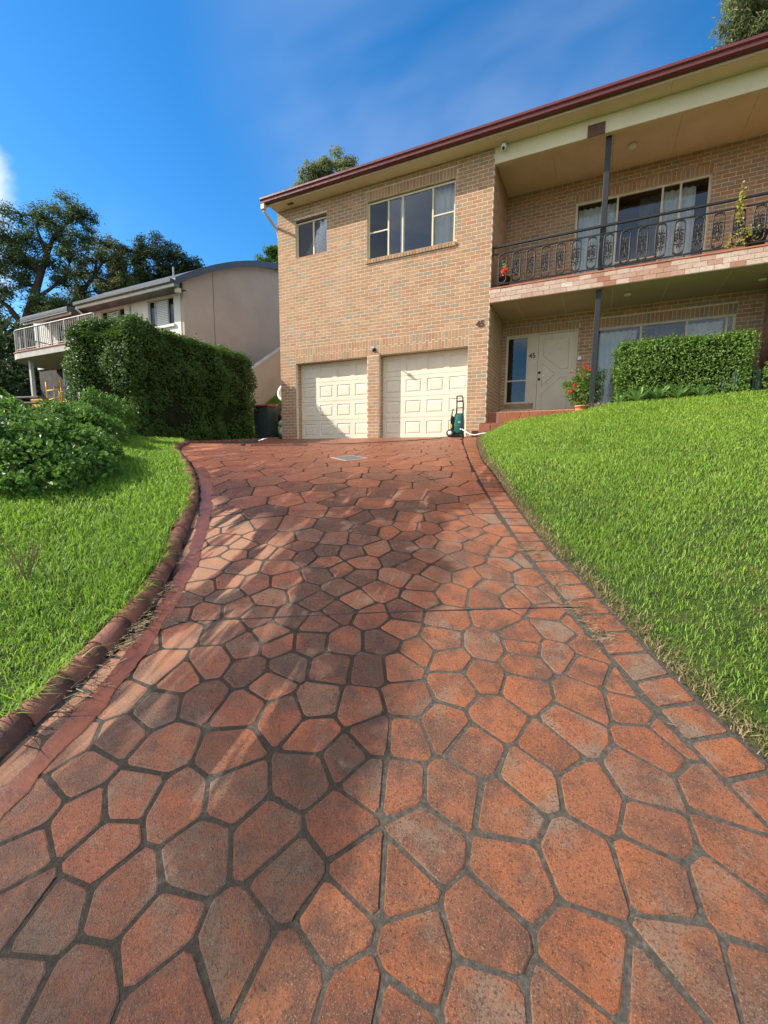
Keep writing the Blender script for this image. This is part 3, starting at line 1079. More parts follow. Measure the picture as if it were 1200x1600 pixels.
# mortar haunch running under the kerb bricks
V, F = [], []
for k in range(0, len(kp), 5):
    for o_, h in [(.006, -.04), (.014, .014), (.032, .036), (.055, .047), (.075, .050), (.098, .044), (.118, .024), (.124, -.04)]:
        V.append(kerb_pt(k / (len(kp) - 1), o_, h))
m = 8
for a in range(len(V) // m - 1):
    for j in range(m - 1):
        F.append((a * m + j, a * m + j + 1, (a + 1) * m + j + 1, (a + 1) * m + j))
me = bpy.data.meshes.new('kerb_bed'); me.from_pydata(V, [], F)
link_mesh('kerb_bed', me, M['soil'], kerb)

# ------------------------------------------------------------------ lawns
cols = np.concatenate(([-2.44], np.linspace(-2.38, 3.4, 90), np.linspace(3.6, 7, 12)))
wr = np.linspace(0, 1, 70)
Xg = np.repeat(cols[None, :], len(wr), 0)
yb = np.where(cols > 2.7, -1.35 - (cols - 2.7) * 1.2, lawn_edge(cols)) + .02
Yg = yb[None, :] + (11.0 - yb)[None, :] * wr[:, None]
Zg = lawn_z(Xg, Yg)
Zg[:, 0] = G(Xg[:, 0], np.minimum(Yg[:, 0], 10.4)) - .06
V = np.stack([Xg, Yg, Zg], -1).reshape(-1, 3)
nx = len(cols)
i, j = np.meshgrid(np.arange(nx - 1), np.arange(len(wr) - 1))
a = (j * nx + i).ravel()
link_mesh('lawn', np_mesh('lawn', V, np.stack([a, a + 1, a + nx + 1, a + nx], 1).ravel(), np.full(len(a), 4), True), M['turf'], kind='structure')

lgx = np.arange(-9.4, -1.0, .09); lgy = np.arange(-1.6, 9.2, .09)
def left_keep(X, Y):
    d = dist_pl(X, Y, LEFT)
    return (~inside(X, Y, DPOLY)) & (d > .07) & (d < 4.6) & (X < -1.6) & is_left(X, Y)
link_mesh('verge', grid_mesh('verge', lgx, lgy, left_z, left_keep), M['turf'], kind='structure')


def blades(name, pts, h, wd, lean, mat, **kw):
    """pts (N,3), h (N) heights: bent tapering blades, 3 triangles each"""
    n_ = len(pts)
    az = rng.uniform(0, 2 * np.pi, n_)
    az2 = az + rng.normal(0, .7, n_)
    sx_, sy_ = np.cos(az + np.pi / 2), np.sin(az + np.pi / 2)
    lx, ly = np.cos(az2), np.sin(az2)
    ln = lean * rng.uniform(.2, 1.3, n_)
    b = pts.copy(); b[:, 2] -= .004
    mid = pts + np.stack([lx * ln * h * .38, ly * ln * h * .38, h * .60], 1)
    tip = pts + np.stack([lx * ln * h * 1.05, ly * ln * h * 1.05, h * (1.0 - .35 * np.minimum(ln, 1.2))], 1)
    side = np.stack([sx_, sy_, np.zeros(n_)], 1) * wd[:, None] * .5
    V = np.empty((n_, 5, 3))
    V[:, 0] = b - side; V[:, 1] = b + side
    V[:, 2] = mid + side * .75; V[:, 3] = mid - side * .75
    V[:, 4] = tip
    k = np.arange(n_)[:, None] * 5
    q = k + np.array([0, 1, 2, 3]); tr = k + np.array([3, 2, 4])
    fl = np.concatenate([q, tr], 1).ravel()
    lc = np.tile([4, 3], n_)
    me = np_mesh(name, V, fl, lc, True)
    return link_mesh(name, me, mat, **kw)


def clumpy(X, Y, f):
    return .5 + .25 * np.sin(X * f + 1.3 * np.sin(Y * f * .8)) + .25 * np.sin(Y * f * 1.15 + 1.7 * np.sin(X * f * .7))


# right-hand lawn
cnd = rng.uniform((-2.4, .2), (5.0, 10.85), (420000, 2))
X, Y = cnd[:, 0], cnd[:, 1]
s_ = -.4394 * X + .8983 * Y; u_ = .8983 * X + .4394 * Y
ed = Y - lawn_edge(X)
dl = dist_pl(X, Y, ROUT)
prob = np.clip(3.4 / np.maximum(s_, 1.5), .33, 1.0) * np.clip((dl - .015) / .12, .04, 1) * (.55 + .6 * clumpy(X, Y, 5.0))
prob *= np.clip(1.15 - np.maximum(u_ - s_ - .5, 0) / 2.5, .35, 1) * np.where(s_ > .6, 1, .5)
keep = (ed > .02) & (dl > .02) & (rng.random(len(X)) < prob)
X, Y, s_, dl = X[keep], Y[keep], s_[keep], dl[keep]
pts = np.stack([X, Y, lawn_z(X, Y)], 1)
hh = rng.uniform(.028, .062, len(X)) * (.75 + .5 * clumpy(X, Y, 3.1)) * np.clip(.6 + s_ * .07, .6, 1.2) * np.clip(.45 + dl * 3, .45, 1)
wdt = rng.uniform(.0035, .0062, len(X)) * np.clip(s_ / 3.2, .8, 2.6)
blades('lawn_grass', pts, hh, wdt, 1.0, M['grass_r'], label='short mown bright green lawn sloping up right of the driveway', cat='grass', kind='stuff')

# left verge
cnd = rng.uniform((-8.6, -.6), (-1.7, 8.2), (460000, 2))
X, Y = cnd[:, 0], cnd[:, 1]
s_ = -.4394 * X + .8983 * Y; u_ = .8983 * X + .4394 * Y
dl = dist_pl(X, Y, LEFT)
prob = np.clip(2.7 / np.maximum(s_, 1.2), .3, 1.0) * np.clip(1.25 - dl * .22, .15, 1) * (.5 + .7 * clumpy(X, Y, 4.0))
prob *= np.clip(1.15 - np.maximum(-u_ - s_ - .6, 0) / 2.5, .35, 1) * np.where(s_ > .4, 1, .5)
keep = (~inside(X, Y, DPOLY)) & is_left(X, Y) & (dl > .12) & (dl < 4.0) & (rng.random(len(X)) < prob)
X, Y, s_, dl = X[keep], Y[keep], s_[keep], dl[keep]
pts = np.stack([X, Y, left_z(X, Y)], 1)
hh = rng.uniform(.035, .095, len(X)) * (.65 + .6 * clumpy(X, Y, 3.6))
wdt = rng.uniform(.0038, .0075, len(X)) * np.clip(s_ / 2.8, .8, 2.2)
blades('verge_grass', pts, hh, wdt, 1.25, M['grass_l'], label='longer lush grass on the verge left of the kerb', cat='grass', kind='stuff')

ko = rng.integers(0, len(kp), 5200)
kpts, khs = [], []
for q in ko:
    p = kerb_pt(q / (len(kp) - 1), random.uniform(.075, .14), random.uniform(.038, .055))
    if p[1] < 6.0 and clumpy(p[0], p[1], 9.0) > random.uniform(.2, .75): kpts.append(p); khs.append(random.uniform(.04, .10))
blades('kerb_grass', np.array(kpts), np.array(khs), rng.uniform(.004, .007, len(kpts)), 1.9, M['grass_l'], label='grass blades hanging over the back of the left kerb', cat='grass', kind='stuff')

# straw along the lawn edge, and clippings lying on the border and in the gutter
pts, hs, ws = [], [], []
rr = resample(ROUT, .01)
for k in range(9000):
    p = rr[random.randrange(len(rr))]
    d = abs(random.gauss(0, .05))
    x, y = p[0] + d * .82 + random.uniform(-.01, .01), p[1] + d * .57
    if y > 9.8 or y < .6: continue
    pts.append((x, y, float(lawn_z(x, y)) + .004)); hs.append(random.uniform(.015, .045)); ws.append(random.uniform(.002, .005))
blades('dry_edge_straw', np.array(pts), np.array(hs), np.array(ws), 1.9, M['straw'], label='dry straw coloured grass edge between lawn and brick border', cat='dry grass', kind='stuff')


def litter(name, spots, label):
    V, F = [], []
    for (x, y, rx, n_) in spots:
        for _ in range(n_):
            a = x + random.gauss(0, rx); b = y + random.gauss(0, rx * 1.6)
            z = float(G(a, b)) + .012 + abs(random.gauss(0, .006))
            ang = random.uniform(0, math.pi); L = random.uniform(.008, .026); wv = random.uniform(.0008, .002)
            dx, dy = math.cos(ang) * L, math.sin(ang) * L
            nx_, ny_ = -math.sin(ang) * wv, math.cos(ang) * wv
            t_ = random.uniform(-.006, .010)
            k = len(V)
            V += [(a - dx - nx_, b - dy - ny_, z), (a + dx - nx_, b + dy - ny_, z + t_), (a + dx + nx_, b + dy + ny_, z + t_ + .001), (a - dx + nx_, b - dy + ny_, z + .001)]
            F.append((k, k + 1, k + 2, k + 3))
    me = bpy.data.meshes.new(name); me.from_pydata(V, [], F)
    return link_mesh(name, me, M['straw'], label=label, cat='clippings', kind='stuff')


litter('grass_clippings', [(-.38,3.29,.05,130),(-.22,3.02,.035,45),(-.06,2.70,.05,130),(.04,2.53,.03,70),(.09,2.45,.04,60),(-1.87,7.0,.06,45),(-1.5,5.5,.05,35),(-.2,2.85,.05,30),(.3,2.2,.08,20)],
       'small heaps of dry grass clippings on the brick border')
litter('gutter_litter', [(-2.19,1.44,.035,160),(-2.28,1.6,.04,90),(-2.1,1.3,.03,100),(-2.36,1.76,.04,65),(-2.6,2.08,.06,45),(-4.4,3.75,.08,80),(-4.0,3.45,.06,60),(-2.0,1.05,.05,65),(-3.1,2.6,.08,30)],
       'dry twigs and straw lying in the gutter beside the kerb')

# ------------------------------------------------------------------ the brick house
house = empty('brick_house', (-5.6, 10.8, 2.0), label='two storey tan brick house with double garage, balcony and maroon gutter', cat='house')
bpy.context.view_layer.update()
HOFF = Vector((-5.6, 10.8, 2.0))


def hpart(mb, name, mat, parent=None, smooth_on=False, **kw):
    """part of the house given in world coordinates"""
    off = HOFF
    mb.v = [(x - off.x, y - off.y, z - off.z) for x, y, z in mb.v]
    return mb.build(name, mat, parent or house, smooth_on, **kw)


BC, BL = .0862, .240       # brick course and brick length, joints included
_bm = MB().box(-.5, .5, -.5, .5, -.5, .5)
def unit_brick():
    mb = MB()
    # unit block with the wear of its edges in real proportions of a 230 x 100 x 76 brick
    b = MB().box(-.115, .115, -.05, .05, -.038, .038, .003)
    mb.v = [(x / .23, y / .1, z / .076) for x, y, z in b.v]
    mb.f = b.f
    me = mb.mesh('brick')
    import bmesh
    bm = bmesh.new(); bm.from_mesh(me); bmesh.ops.recalc_face_normals(bm, faces=bm.faces); bm.to_mesh(me); bm.free()
    return me
UB = unit_brick()
UBv = np.array([v.co for v in UB.vertices])
UBf = [tuple(p.vertices) for p in UB.polygons]
FIELD = {}           # wall -> joined bricks
ALLB = []            # (screen size, wall, centre, axis, len, depth, height, tone)


def screen_size(c, ln, h, normal):
    v = Vector(c) - Vector((0, 0, CAM_H))
    dep = v.dot(fw)
    if dep < 1: return 0
    x = v.dot(rt) / dep; y = v.dot(up) / dep
    if abs(x) > .885 or abs(y) > 1.18: return 0
    cs = -v.normalized().dot(Vector(normal))
    return 0 if cs <= 0 else cs * ln * h / dep ** 2


def lay(wall, origin, u, normal, width, z0, z1, holes=(), soldiers=(), proud=0.0, start=0.0, hidden=0.0):
    """running bond on a plane; holes / soldiers are (u0,u1,z0,z1)"""
    u = Vector(u); nrm = Vector(normal)
    def put(ua, ub, za, zb, pr=proud):
        ln, h = ub - ua, zb - za
        if ln < .03 or h < .02: return
        c = Vector(origin) + u * ((ua + ub) / 2) + Vector((0, 0, (za + zb) / 2)) + nrm * (pr - .05 + random.uniform(-.0008, .0008))
        ALLB.append((screen_size(c, ln, h, normal) * (1 - hidden), wall, c, u, ln, .1, h, random.random()))
    nrow = int(math.ceil((z1 - z0) / BC))
    blk = list(holes) + [s[:4] for s in soldiers]
    for r in range(nrow):
        za = z0 + r * BC + .005
        zb = min(z0 + (r + 1) * BC - .005, z1)
        zm = (za + zb) / 2
        cuts = sorted([(a, b) for a, b, c, d in blk if c < zm < d])
        free, cur = [], 0.0
        for a, b in cuts:
            if a > cur: free.append((cur, a))
            cur = max(cur, b)
        if cur < width: free.append((cur, width))
        off = start + (BL / 2 if r % 2 else 0)
        for fa, fb in free:
            k = math.floor((fa - off) / BL)
            while True:
                a = off + k * BL; b = a + BL
                k += 1
                if a >= fb: break
                a2, b2 = max(a, fa), min(b, fb)
                if b2 - a2 > .035:
                    put(a2 + (.005 if a2 > 1e-6 else 0), b2 - (.005 if b2 < width - 1e-6 else 0), za, zb)
    for sdr in soldiers:
        a, b, c, d = sdr[:4]
        pr = sdr[4] if len(sdr) > 4 else proud
        k = max(1, int(round((b - a) / BC)))
        w_ = (b - a) / k
        tall = d - c
        for i in range(k):
            if tall > .3:
                sp = c + (.235 if i % 2 else tall - .235)
                put(a + i * w_ + .005, a + (i + 1) * w_ - .005, c + .004, sp - .004, pr)
                put(a + i * w_ + .005, a + (i + 1) * w_ - .005, sp + .004, d - .004, pr)
            else:
                put(a + i * w_ + .005, a + (i + 1) * w_ - .005, c + .004, d - .004, pr)


def backing(name, x0, x1, y0, y1, z0, z1, holes, mat=None):
    """mortar wall in the XZ plane with real openings"""
    xsb = sorted({x0, x1, *[h[0] for h in holes], *[h[1] for h in holes]})
    zsb = sorted({z0, z1, *[h[2] for h in holes], *[h[3] for h in holes]})
    mb = MB()
    for xa, xb in zip(xsb[:-1], xsb[1:]):
        run = None
        for za, zb in list(zip(zsb[:-1], zsb[1:])) + [(None, None)]:
            solid = za is not None and not any(h[0] <= (xa + xb) / 2 <= h[1] and h[2] <= (za + zb) / 2 <= h[3] for h in holes)
            if solid:
                run = (run[0], zb) if run else (za, zb)
            elif run:
                mb.box(xa, xb, y0, y1, run[0], run[1])
                run = None
    return hpart(mb, name, mat or M['mortar'])


YF, YB = 10.80, 12.40        # front face of the garage wing, face of the recessed wall
XL, XR = -8.80, -2.54
GL = (-8.23, -5.83, 1.95, 4.29); GR = (-5.47, -3.03, 1.95, 4.29)
SW = (-8.16, -7.10, 7.18, 8.20); BW = (-5.84, -3.455, 6.74, 8.17)
hol = [GL, GR, SW, BW]
wall_f = backing('wall', XL + .003, XR - .003, YF + .0025, YF + .11, 1.9, 8.55, hol)
rel = lambda h, x0: (h[0] - x0, h[1] - x0, *h[2:])
lay(wall_f, (XL, YF, 0), (1, 0, 0), (0, -1, 0), XR - XL, 1.95, 8.55,
    [rel(h, XL) for h in hol],
    [(GL[0] - XL, GR[1] - XL, 4.29, 4.707), (BW[0] - XL - .03, BW[1] - XL + .03, 8.17, 8.40), (BW[0] - XL - .04, BW[1] - XL + .04, 6.63, 6.74, .035)])
# jambs of the garage openings and of the windows
for (x, z0, z1, dpt) in ((GL[0], 1.95, 4.29, .24), (GR[0], 1.95, 4.29, .24)):
    lay(wall_f, (x, YF + .10, 0), (0, 1, 0), (1, 0, 0), dpt - .10, z0, z1, start=.07)
mb = MB()
for h in (GL, GR):
    mb.box(h[0] - .11, h[0] - .003, YF + .112, YF + .26, 1.9, 4.3)
    mb.box(h[1] + .002, h[1] + .10, YF + .112, YF + .26, 1.9, 4.3)
    mb.box(h[0], h[1], YF + .09, YF + .26, 4.295, 4.42)
hpart(mb, 'jamb', M['mortar'])
# return wall and recessed wall
wall_r = hpart(MB().box(XR - .1, XR - .0025, YF + .115, YB + .05, 1.9, 8.5), 'wall', M['mortar'])
lay(wall_r, (XR, YF + .10, 0), (0, 1, 0), (1, 0, 0), YB - YF - .10, 1.95, 8.30, start=.12, hidden=.5)
XE = 6.4
SL = (-2.42, -1.64, 3.03, 4.81); DR = (-1.64, -.66, 2.62, 4.81); US = (-.88, 1.84, 5.5, 7.765); LW = (-.30, 2.52, 2.9, 4.765)
hol2 = [SL, DR, US, LW]
wall_b = backing('wall', XR - .1, XE, YB + .0025, YB + .11, 1.9, 8.5, hol2)
lay(wall_b, (XR, YB, 0), (1, 0, 0), (0, -1, 0), XE - XR, 2.6, 5.2, [rel(h, XR) for h in hol2],
    [(SL[0] - XR - .02, DR[1] - XR + .02, 4.81, 5.01), (LW[0] - XR - .02, LW[1] - XR + .02, 4.765, 4.985), (SL[0] - XR, SL[1] - XR - .02, 2.89, 3.03, .02)])
lay(wall_b, (XR, YB, 0), (1, 0, 0), (0, -1, 0), XE - XR, 5.53, 8.31, [rel(h, XR) for h in hol2],
    [(US[0] - XR - .02, US[1] - XR + .02, 7.765, 7.97)])
# lit return of the next bay at the right-hand end
wall_e = hpart(MB().box(3.02, 3.5, 11.3, 12.39, 1.9, 5.19), 'wall', M['mortar'])
lay(wall_e, (3.0, 11.3, 0), (1, 0, 0), (0, -1, 0), .5, 2.6, 5.19)
lay(wall_e, (3.01, 12.39, 0), (0, -1, 0), (-1, 0, 0), 1.09, 2.6, 5.19)

# the 300 bricks that show largest stand alone, the others are joined per wall
ALLB.sort(key=lambda b: -b[0])
for k, (sz, wall, c, u, ln, dp, h, tone) in enumerate(ALLB):
    ang = math.atan2(u.y, u.x)
    if k < 300:
        o = bpy.data.objects.new('brick', UB)
        COL.objects.link(o)
        o.parent = wall
        o.location = c - HOFF
        o.rotation_euler = (0, 0, ang)
        o.scale = (ln, dp, h)
        o['tone'] = tone
    else:
        FIELD.setdefault(wall.name, (wall, []))[1].append((c - HOFF, ang, ln, dp, h, tone))
UB.materials.append(M['brick_one'])
for wall, lst in FIELD.values():
    n_ = len(lst); nv = len(UBv)
    V = np.empty((n_, nv, 3)); T = np.empty((n_, nv), np.float32)
    for i, (c, ang, ln, dp, h, tone) in enumerate(lst):
        q = UBv * (ln, dp, h)
        ca, sa = math.cos(ang), math.sin(ang)
        V[i, :, 0] = q[:, 0] * ca - q[:, 1] * sa + c.x
        V[i, :, 1] = q[:, 0] * sa + q[:, 1] * ca + c.y
        V[i, :, 2] = q[:, 2] + c.z
        T[i] = tone
    fl, lc = [], []
    for i in range(n_):
        for f in UBf:
            fl += [j + i * nv for j in f]; lc.append(len(f))
    me = np_mesh('brick_field', V, fl, lc)
    me.attributes.new('tone', 'FLOAT', 'POINT').data.foreach_set('value', T.ravel())
    link_mesh('brick_field', me, M['brick_many'], wall, kind='stuff')

# shell: other walls, floors, rooms
hpart(MB().box(XL, XL + .1, YF + .115, 20, 1.9, 8.55), 'side_wall', M['render'])
hpart(MB().box(XL + .1, XE, 19.9, 20, 1.9, 8.55), 'rear_wall', M['render'])
hpart(MB().box(XE + .005, XE + .1, YF, 20, 1.9, 8.55), 'end_wall', M['render'])
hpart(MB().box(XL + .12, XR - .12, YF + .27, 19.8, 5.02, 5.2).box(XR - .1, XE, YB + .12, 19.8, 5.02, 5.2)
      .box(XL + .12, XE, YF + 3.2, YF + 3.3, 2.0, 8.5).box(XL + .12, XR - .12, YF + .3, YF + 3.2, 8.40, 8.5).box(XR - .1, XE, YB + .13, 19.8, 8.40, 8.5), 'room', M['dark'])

# roof, gutter, fascia, eaves
hpart(MB().prism([(10.36, 8.66), (10.36, 8.76), (15.4, 10.75), (20.5, 8.76), (20.5, 8.66), (15.4, 10.60)], 'x', -8.97, XE + .3), 'roof', M['maroon'])
gp = [(10.42, 8.585), (10.315, 8.585), (10.295, 8.60), (10.290, 8.655), (10.275, 8.67), (10.262, 8.685), (10.262, 8.725), (10.28, 8.745), (10.42, 8.745)]
hpart(MB().prism(gp, 'x', -8.97, XE + .3), 'gutter', M['maroon'])
hpart(MB().box(-8.92, XE + .3, 10.42, 10.445, 8.54, 8.70), 'fascia', M['cream'])
for xa in np.arange(-8.80, XE, 2.4):
    hpart(MB().box(xa + .002, min(xa + 2.397, XE), 10.446, YF + .06, 8.552, 8.562), 'eave_sheet', M['soffit'])
hpart(MB().box(-8.25, -8.05, 10.55, 10.63, 8.540, 8.5515), 'eave_vent', M['brown'])
hpart(MB().box(-8.96, -8.84, 10.285, 10.41, 8.44, 8.583, .01), 'rainwater_head', M['cream'])
hpart(MB().tube([(-8.90, 10.35, 8.45), (-8.90, 10.36, 8.40), (-8.88, 10.72, 8.22), (-8.87, 10.90, 8.10), (-8.87, 10.95, 7.9), (-8.87, 10.95, 2.1)], .038, 10), 'downpipe', M['cream'], smooth_on=True)
for xa in np.arange(XR, XE, 1.2):
    hpart(MB().box(xa + .003, min(xa + 1.197, XE), YF + .122, YB + .005, 8.31, 8.322), 'ceiling_sheet', M['soffit'])
hpart(MB().box(XR + .0, XE, YF + .0, YF + .12, 8.20, 8.551, .006), 'beam', M['soffit'])
hpart(MB().box(-.63, -.30, YF - .022, YF - .002, 8.19, 8.42, .004), 'beam_patch', M['brown'])
hpart(MB().box(-.275, -.165, YF + .125, YF + .235, 5.53, 8.309, .006), 'post', M['steel_blue'])
hpart(MB().box(-.275, -.165, YF + .125, YF + .235, 2.4, 5.19, .006), 'post', M['steel_blue'])
hpart(MB().sphere((.24, 11.6, 8.27), (.085, .085, .07), 14, 8).lathe((.24, 11.6, 8.28), [(.06, 0), (.07, .03)], 14), 'ceiling_light', M['whiteglass'], smooth_on=True)
for lx, ly in ((.35, 11.5), (2.75, 11.7)):
    hpart(MB().lathe((lx, ly, 5.165), [(.05, 0), (.075, .012), (.08, .03)], 14), 'ceiling_light', M['whiteglass'], smooth_on=True)

# balcony slab with pale facing bricks
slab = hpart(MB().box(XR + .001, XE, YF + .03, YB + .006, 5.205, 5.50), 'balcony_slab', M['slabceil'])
for k in range(9):
    x = XR + .55 + k * 1.02
    hpart(MB().box(x - .012, x + .012, YF + .15, YB - .01, 5.2005, 5.2045), 'cover_strip', M['cream'], slab)
tl = hpart(MB().box(XR, XE, YF - .012, YB + .005, 5.5005, 5.532, .004), 'edge_tile', M['tile'])
fb = empty('facing', (0, 0, 0)); fb.parent = house
fbw = MB().box(XR + .002, XE, YF + .012, YF + .029, 5.20, 5.4995)
fbm = hpart(fbw, 'facing_bed', M['mortar'], slab)
bpy.data.objects.remove(fb)
UB2 = UB.copy(); UB2.materials.clear(); UB2.materials.append(M['facing_one'])
for r in range(3):
    k = 0
    x = XR - (.12 if r % 2 else 0)
    while x < XE:
        ln = .24
        a, b = max(x, XR) + .003, min(x + ln, XE) - .003
        if b - a > .04:
            o = bpy.data.objects.new('facing_brick', UB2)
            COL.objects.link(o); o.parent = slab
            o.location = Vector(((a + b) / 2, YF + .012 + random.uniform(-.003, .003), 5.206 + .098 * r + .049)) - HOFF
            o.scale = (b - a, .026, .092)
            o['tone'] = random.random()
        x += ln

# balustrade
bal = hpart(MB().box(XR, XE, YF + .05, YF + .095, 6.42, 6.47, .008), 'balustrade', M['black'])
hpart(MB().box(XR, XE, YF + .058, YF + .087, 6.275, 6.30, .004), 'rail', M['black'], bal)
hpart(MB().box(XR, XE, YF + .058, YF + .087, 5.60, 5.625, .004), 'rail', M['black'], bal)
for x in (XR + .03, -1.32, .08, 1.45, 2.9, 4.3):
    hpart(MB().box(x - .011, x + .011, YF + .060, YF + .085, 6.30, 6.42), 'rail_spacer', M['black'], bal)
for x in (XR + .03, 1.27, 2.75, 4.2):
    hpart(MB().box(x - .014, x + .014, YF + .060, YF + .085, 5.535, 5.60), 'rail_foot', M['black'], bal)


def casting_mesh():
    mb = MB()
    W2, H2 = .088, .318
    ring = []
    for k in range(40):
        a = 2 * math.pi * k / 40
        x = W2 * math.cos(a); z = W2 * math.sin(a)
        z += (H2 - W2) * (1 if math.sin(a) > 0.02 else -1 if math.sin(a) < -.02 else 0)
        ring.append((x, 0, z))
    mb.tube(ring, [.0125 + .0055 * (1 if k % 4 == 0 else 0) for k in range(40)], 6, closed=True)
    for k in range(14):
        a = 2 * math.pi * (k + .5) / 14
        x = W2 * math.cos(a)
        z = (H2 - W2) * max(-1, min(1, math.sin(a) * 1.9)) + W2 * math.sin(a)
        mb.sphere((x, 0, z), (.022, .014, .026), 6, 5)
    def scroll(cx, cz, r, a0, turns, sgn):
        pts, rs = [], []
        for k in range(15):
            q = k / 14
            a = a0 + sgn * turns * 2 * math.pi * q
            rr_ = r * (1 - .72 * q)
            pts.append((cx + rr_ * math.cos(a), 0, cz + rr_ * math.sin(a)))
            rs.append(.0125 - .004 * q)
        mb.tube(pts, rs, 6)
        mb.sphere(pts[-1], .017, 6, 4)
    for sx_ in (-1, 1):
        for sz_ in (-1, 1):
            a0 = math.pi if sx_ > 0 else 0
            scroll(sx_ * .052, sz_ * .085, .056, a0, .95, sx_ * sz_ * -1)
            scroll(sx_ * .040, sz_ * .028, .036, a0 + (math.pi / 2) * sz_ * sx_, .9, sx_ * sz_)
            mb.tube([(sx_ * .008, 0, sz_ * .12), (sx_ * .035, 0, sz_ * .165), (sx_ * .028, 0, sz_ * .205)], [.012, .011, .007], 6)
    for sz_ in (-1, 1):
        mb.tube([(0, 0, 0), (0, 0, sz_ * .13), (0, 0, sz_ * .19)], [.016, .013, .007], 6)
        mb.sphere((0, 0, sz_ * .15), (.012, .010, .03), 6, 5)
    mb.sphere((0, -.004, 0), (.024, .016, .03), 8, 6)
    mb.box(-.006, .006, -.006, .006, H2 - .002, H2 + .020)
    mb.box(-.006, .006, -.006, .006, -H2 - .020, -H2 + .002)
    return mb.mesh('casting', True)


CM = casting_mesh()
CM.materials.append(M['black'])
for k in range(28):
    x = -2.29 + .3135 * k
    if abs(x + .22) < .12:
        continue
    o = bpy.data.objects.new('casting', CM)
    COL.objects.link(o); o.parent = bal
    o.location = Vector((x, YF + .0725, 5.95)) - HOFF


# windows
def window(x0, x1, z0, z1, y, mull, transoms=(), name='window', sill=True, fw_=.045, gl=None):
    root = hpart(MB().box(x0, x1, y, y + .055, z1 - fw_, z1, .004), name, M['frame'])
    fr = MB()
    fr.box(x0, x1, y - .004, y + .055, z0, z0 + fw_, .004)
    fr.box(x0, x0 + fw_, y, y + .055, z0 + fw_, z1 - fw_, .004)
    fr.box(x1 - fw_, x1, y, y + .055, z0 + fw_, z1 - fw_, .004)
    for xm in mull:
        fr.box(xm - .022, xm + .022, y + .002, y + .05, z0 + fw_, z1 - fw_, .004)
    xs_ = [x0 + fw_] + list(mull) + [x1 - fw_]
    for (bay, zt) in transoms:
        fr.box(xs_[bay], xs_[bay + 1], y + .004, y + .045, zt - .018, zt + .018, .003)
    hpart(fr, 'frame', M['frame'], root)
    for k in range(len(xs_) - 1):
        a, b = xs_[k] + .002, xs_[k + 1] - .002
        hpart(MB().box(a, b, y + .022 + .006 * (k % 2), y + .026 + .006 * (k % 2), z0 + fw_, z1 - fw_), 'pane', (gl or {}).get(k, M['glass']), root)
    return root


def curtain(x0, x1, z0, z1, y, mat='curtain', wav=.13, amp=.03):
    n_ = max(8, int((x1 - x0) / .02))
    V, F = [], []
    for k in range(n_ + 1):
        x = x0 + (x1 - x0) * k / n_
        yy = y + amp * math.sin(x / wav * 6.28) + .4 * amp * math.sin(x / wav * 2.7 + 1)
        V += [(x, yy, z0), (x, yy, z1)]
        if k: F.append((2 * k - 2, 2 * k, 2 * k + 1, 2 * k - 1))
    mb = MB().add(V, F)
    return hpart(mb, 'curtain', M[mat], smooth_on=True, fix=False)


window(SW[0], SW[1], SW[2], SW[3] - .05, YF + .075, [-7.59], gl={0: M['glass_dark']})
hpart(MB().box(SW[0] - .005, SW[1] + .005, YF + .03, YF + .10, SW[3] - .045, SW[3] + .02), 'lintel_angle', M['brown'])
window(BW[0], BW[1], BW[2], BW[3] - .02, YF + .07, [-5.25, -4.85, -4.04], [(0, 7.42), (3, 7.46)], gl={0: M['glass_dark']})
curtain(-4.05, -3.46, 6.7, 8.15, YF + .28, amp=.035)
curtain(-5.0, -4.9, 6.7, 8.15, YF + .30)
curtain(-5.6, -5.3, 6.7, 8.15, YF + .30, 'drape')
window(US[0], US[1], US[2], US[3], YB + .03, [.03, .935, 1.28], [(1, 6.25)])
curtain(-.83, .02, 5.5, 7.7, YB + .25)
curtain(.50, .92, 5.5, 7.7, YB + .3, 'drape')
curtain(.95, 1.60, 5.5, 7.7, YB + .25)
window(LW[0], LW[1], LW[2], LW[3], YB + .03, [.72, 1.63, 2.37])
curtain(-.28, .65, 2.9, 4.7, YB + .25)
curtain(1.62, 2.36, 2.9, 4.7, YB + .25)
curtain(.8, 1.5, 2.9, 4.7, YB + .35, 'drape')
# entrance: sidelight, pilaster, door
window(SL[0], -1.84, SL[2], SL[3] - .03, YB + .03, [], [(0, 3.64)])
hpart(MB().box(SL[0], DR[1], YB + .028, YB + .10, DR[3] - .028, DR[3] + .004, .003), 'door_head', M['frame'])
hpart(MB().box(-1.84, -1.645, YB + .025, YB + .09, 3.03, DR[3] - .03, .003), 'pilaster', M['doorpaint'])
hpart(MB().box(-1.645, -1.60, YB + .022, YB + .10, 2.685, DR[3] - .03, .003).box(-.70, -.66, YB + .022, YB + .10, 2.685, DR[3] - .03, .003), 'door_frame', M['frame'])
dx0, dx1, dz0, dz1 = -1.598, -.702, 2.70, 4.775
door = hpart(MB().box(dx0, dx1, YB + .05, YB + .09, dz0, dz1, .003), 'door', M['doorpaint'])
def dpt(fx, fz, y=0.0): return (dx0 + fx * (dx1 - dx0), YB + .05 + y, dz0 + fz * (dz1 - dz0))
panels = [[(.13, .94), (.84, .94), (.84, .56), (.64, .56), (.13, .74)],
          [(.64, .47), (.84, .47), (.84, .07), (.13, .07), (.13, .27)],
          [(.12, .65), (.50, .51), (.12, .36)]]
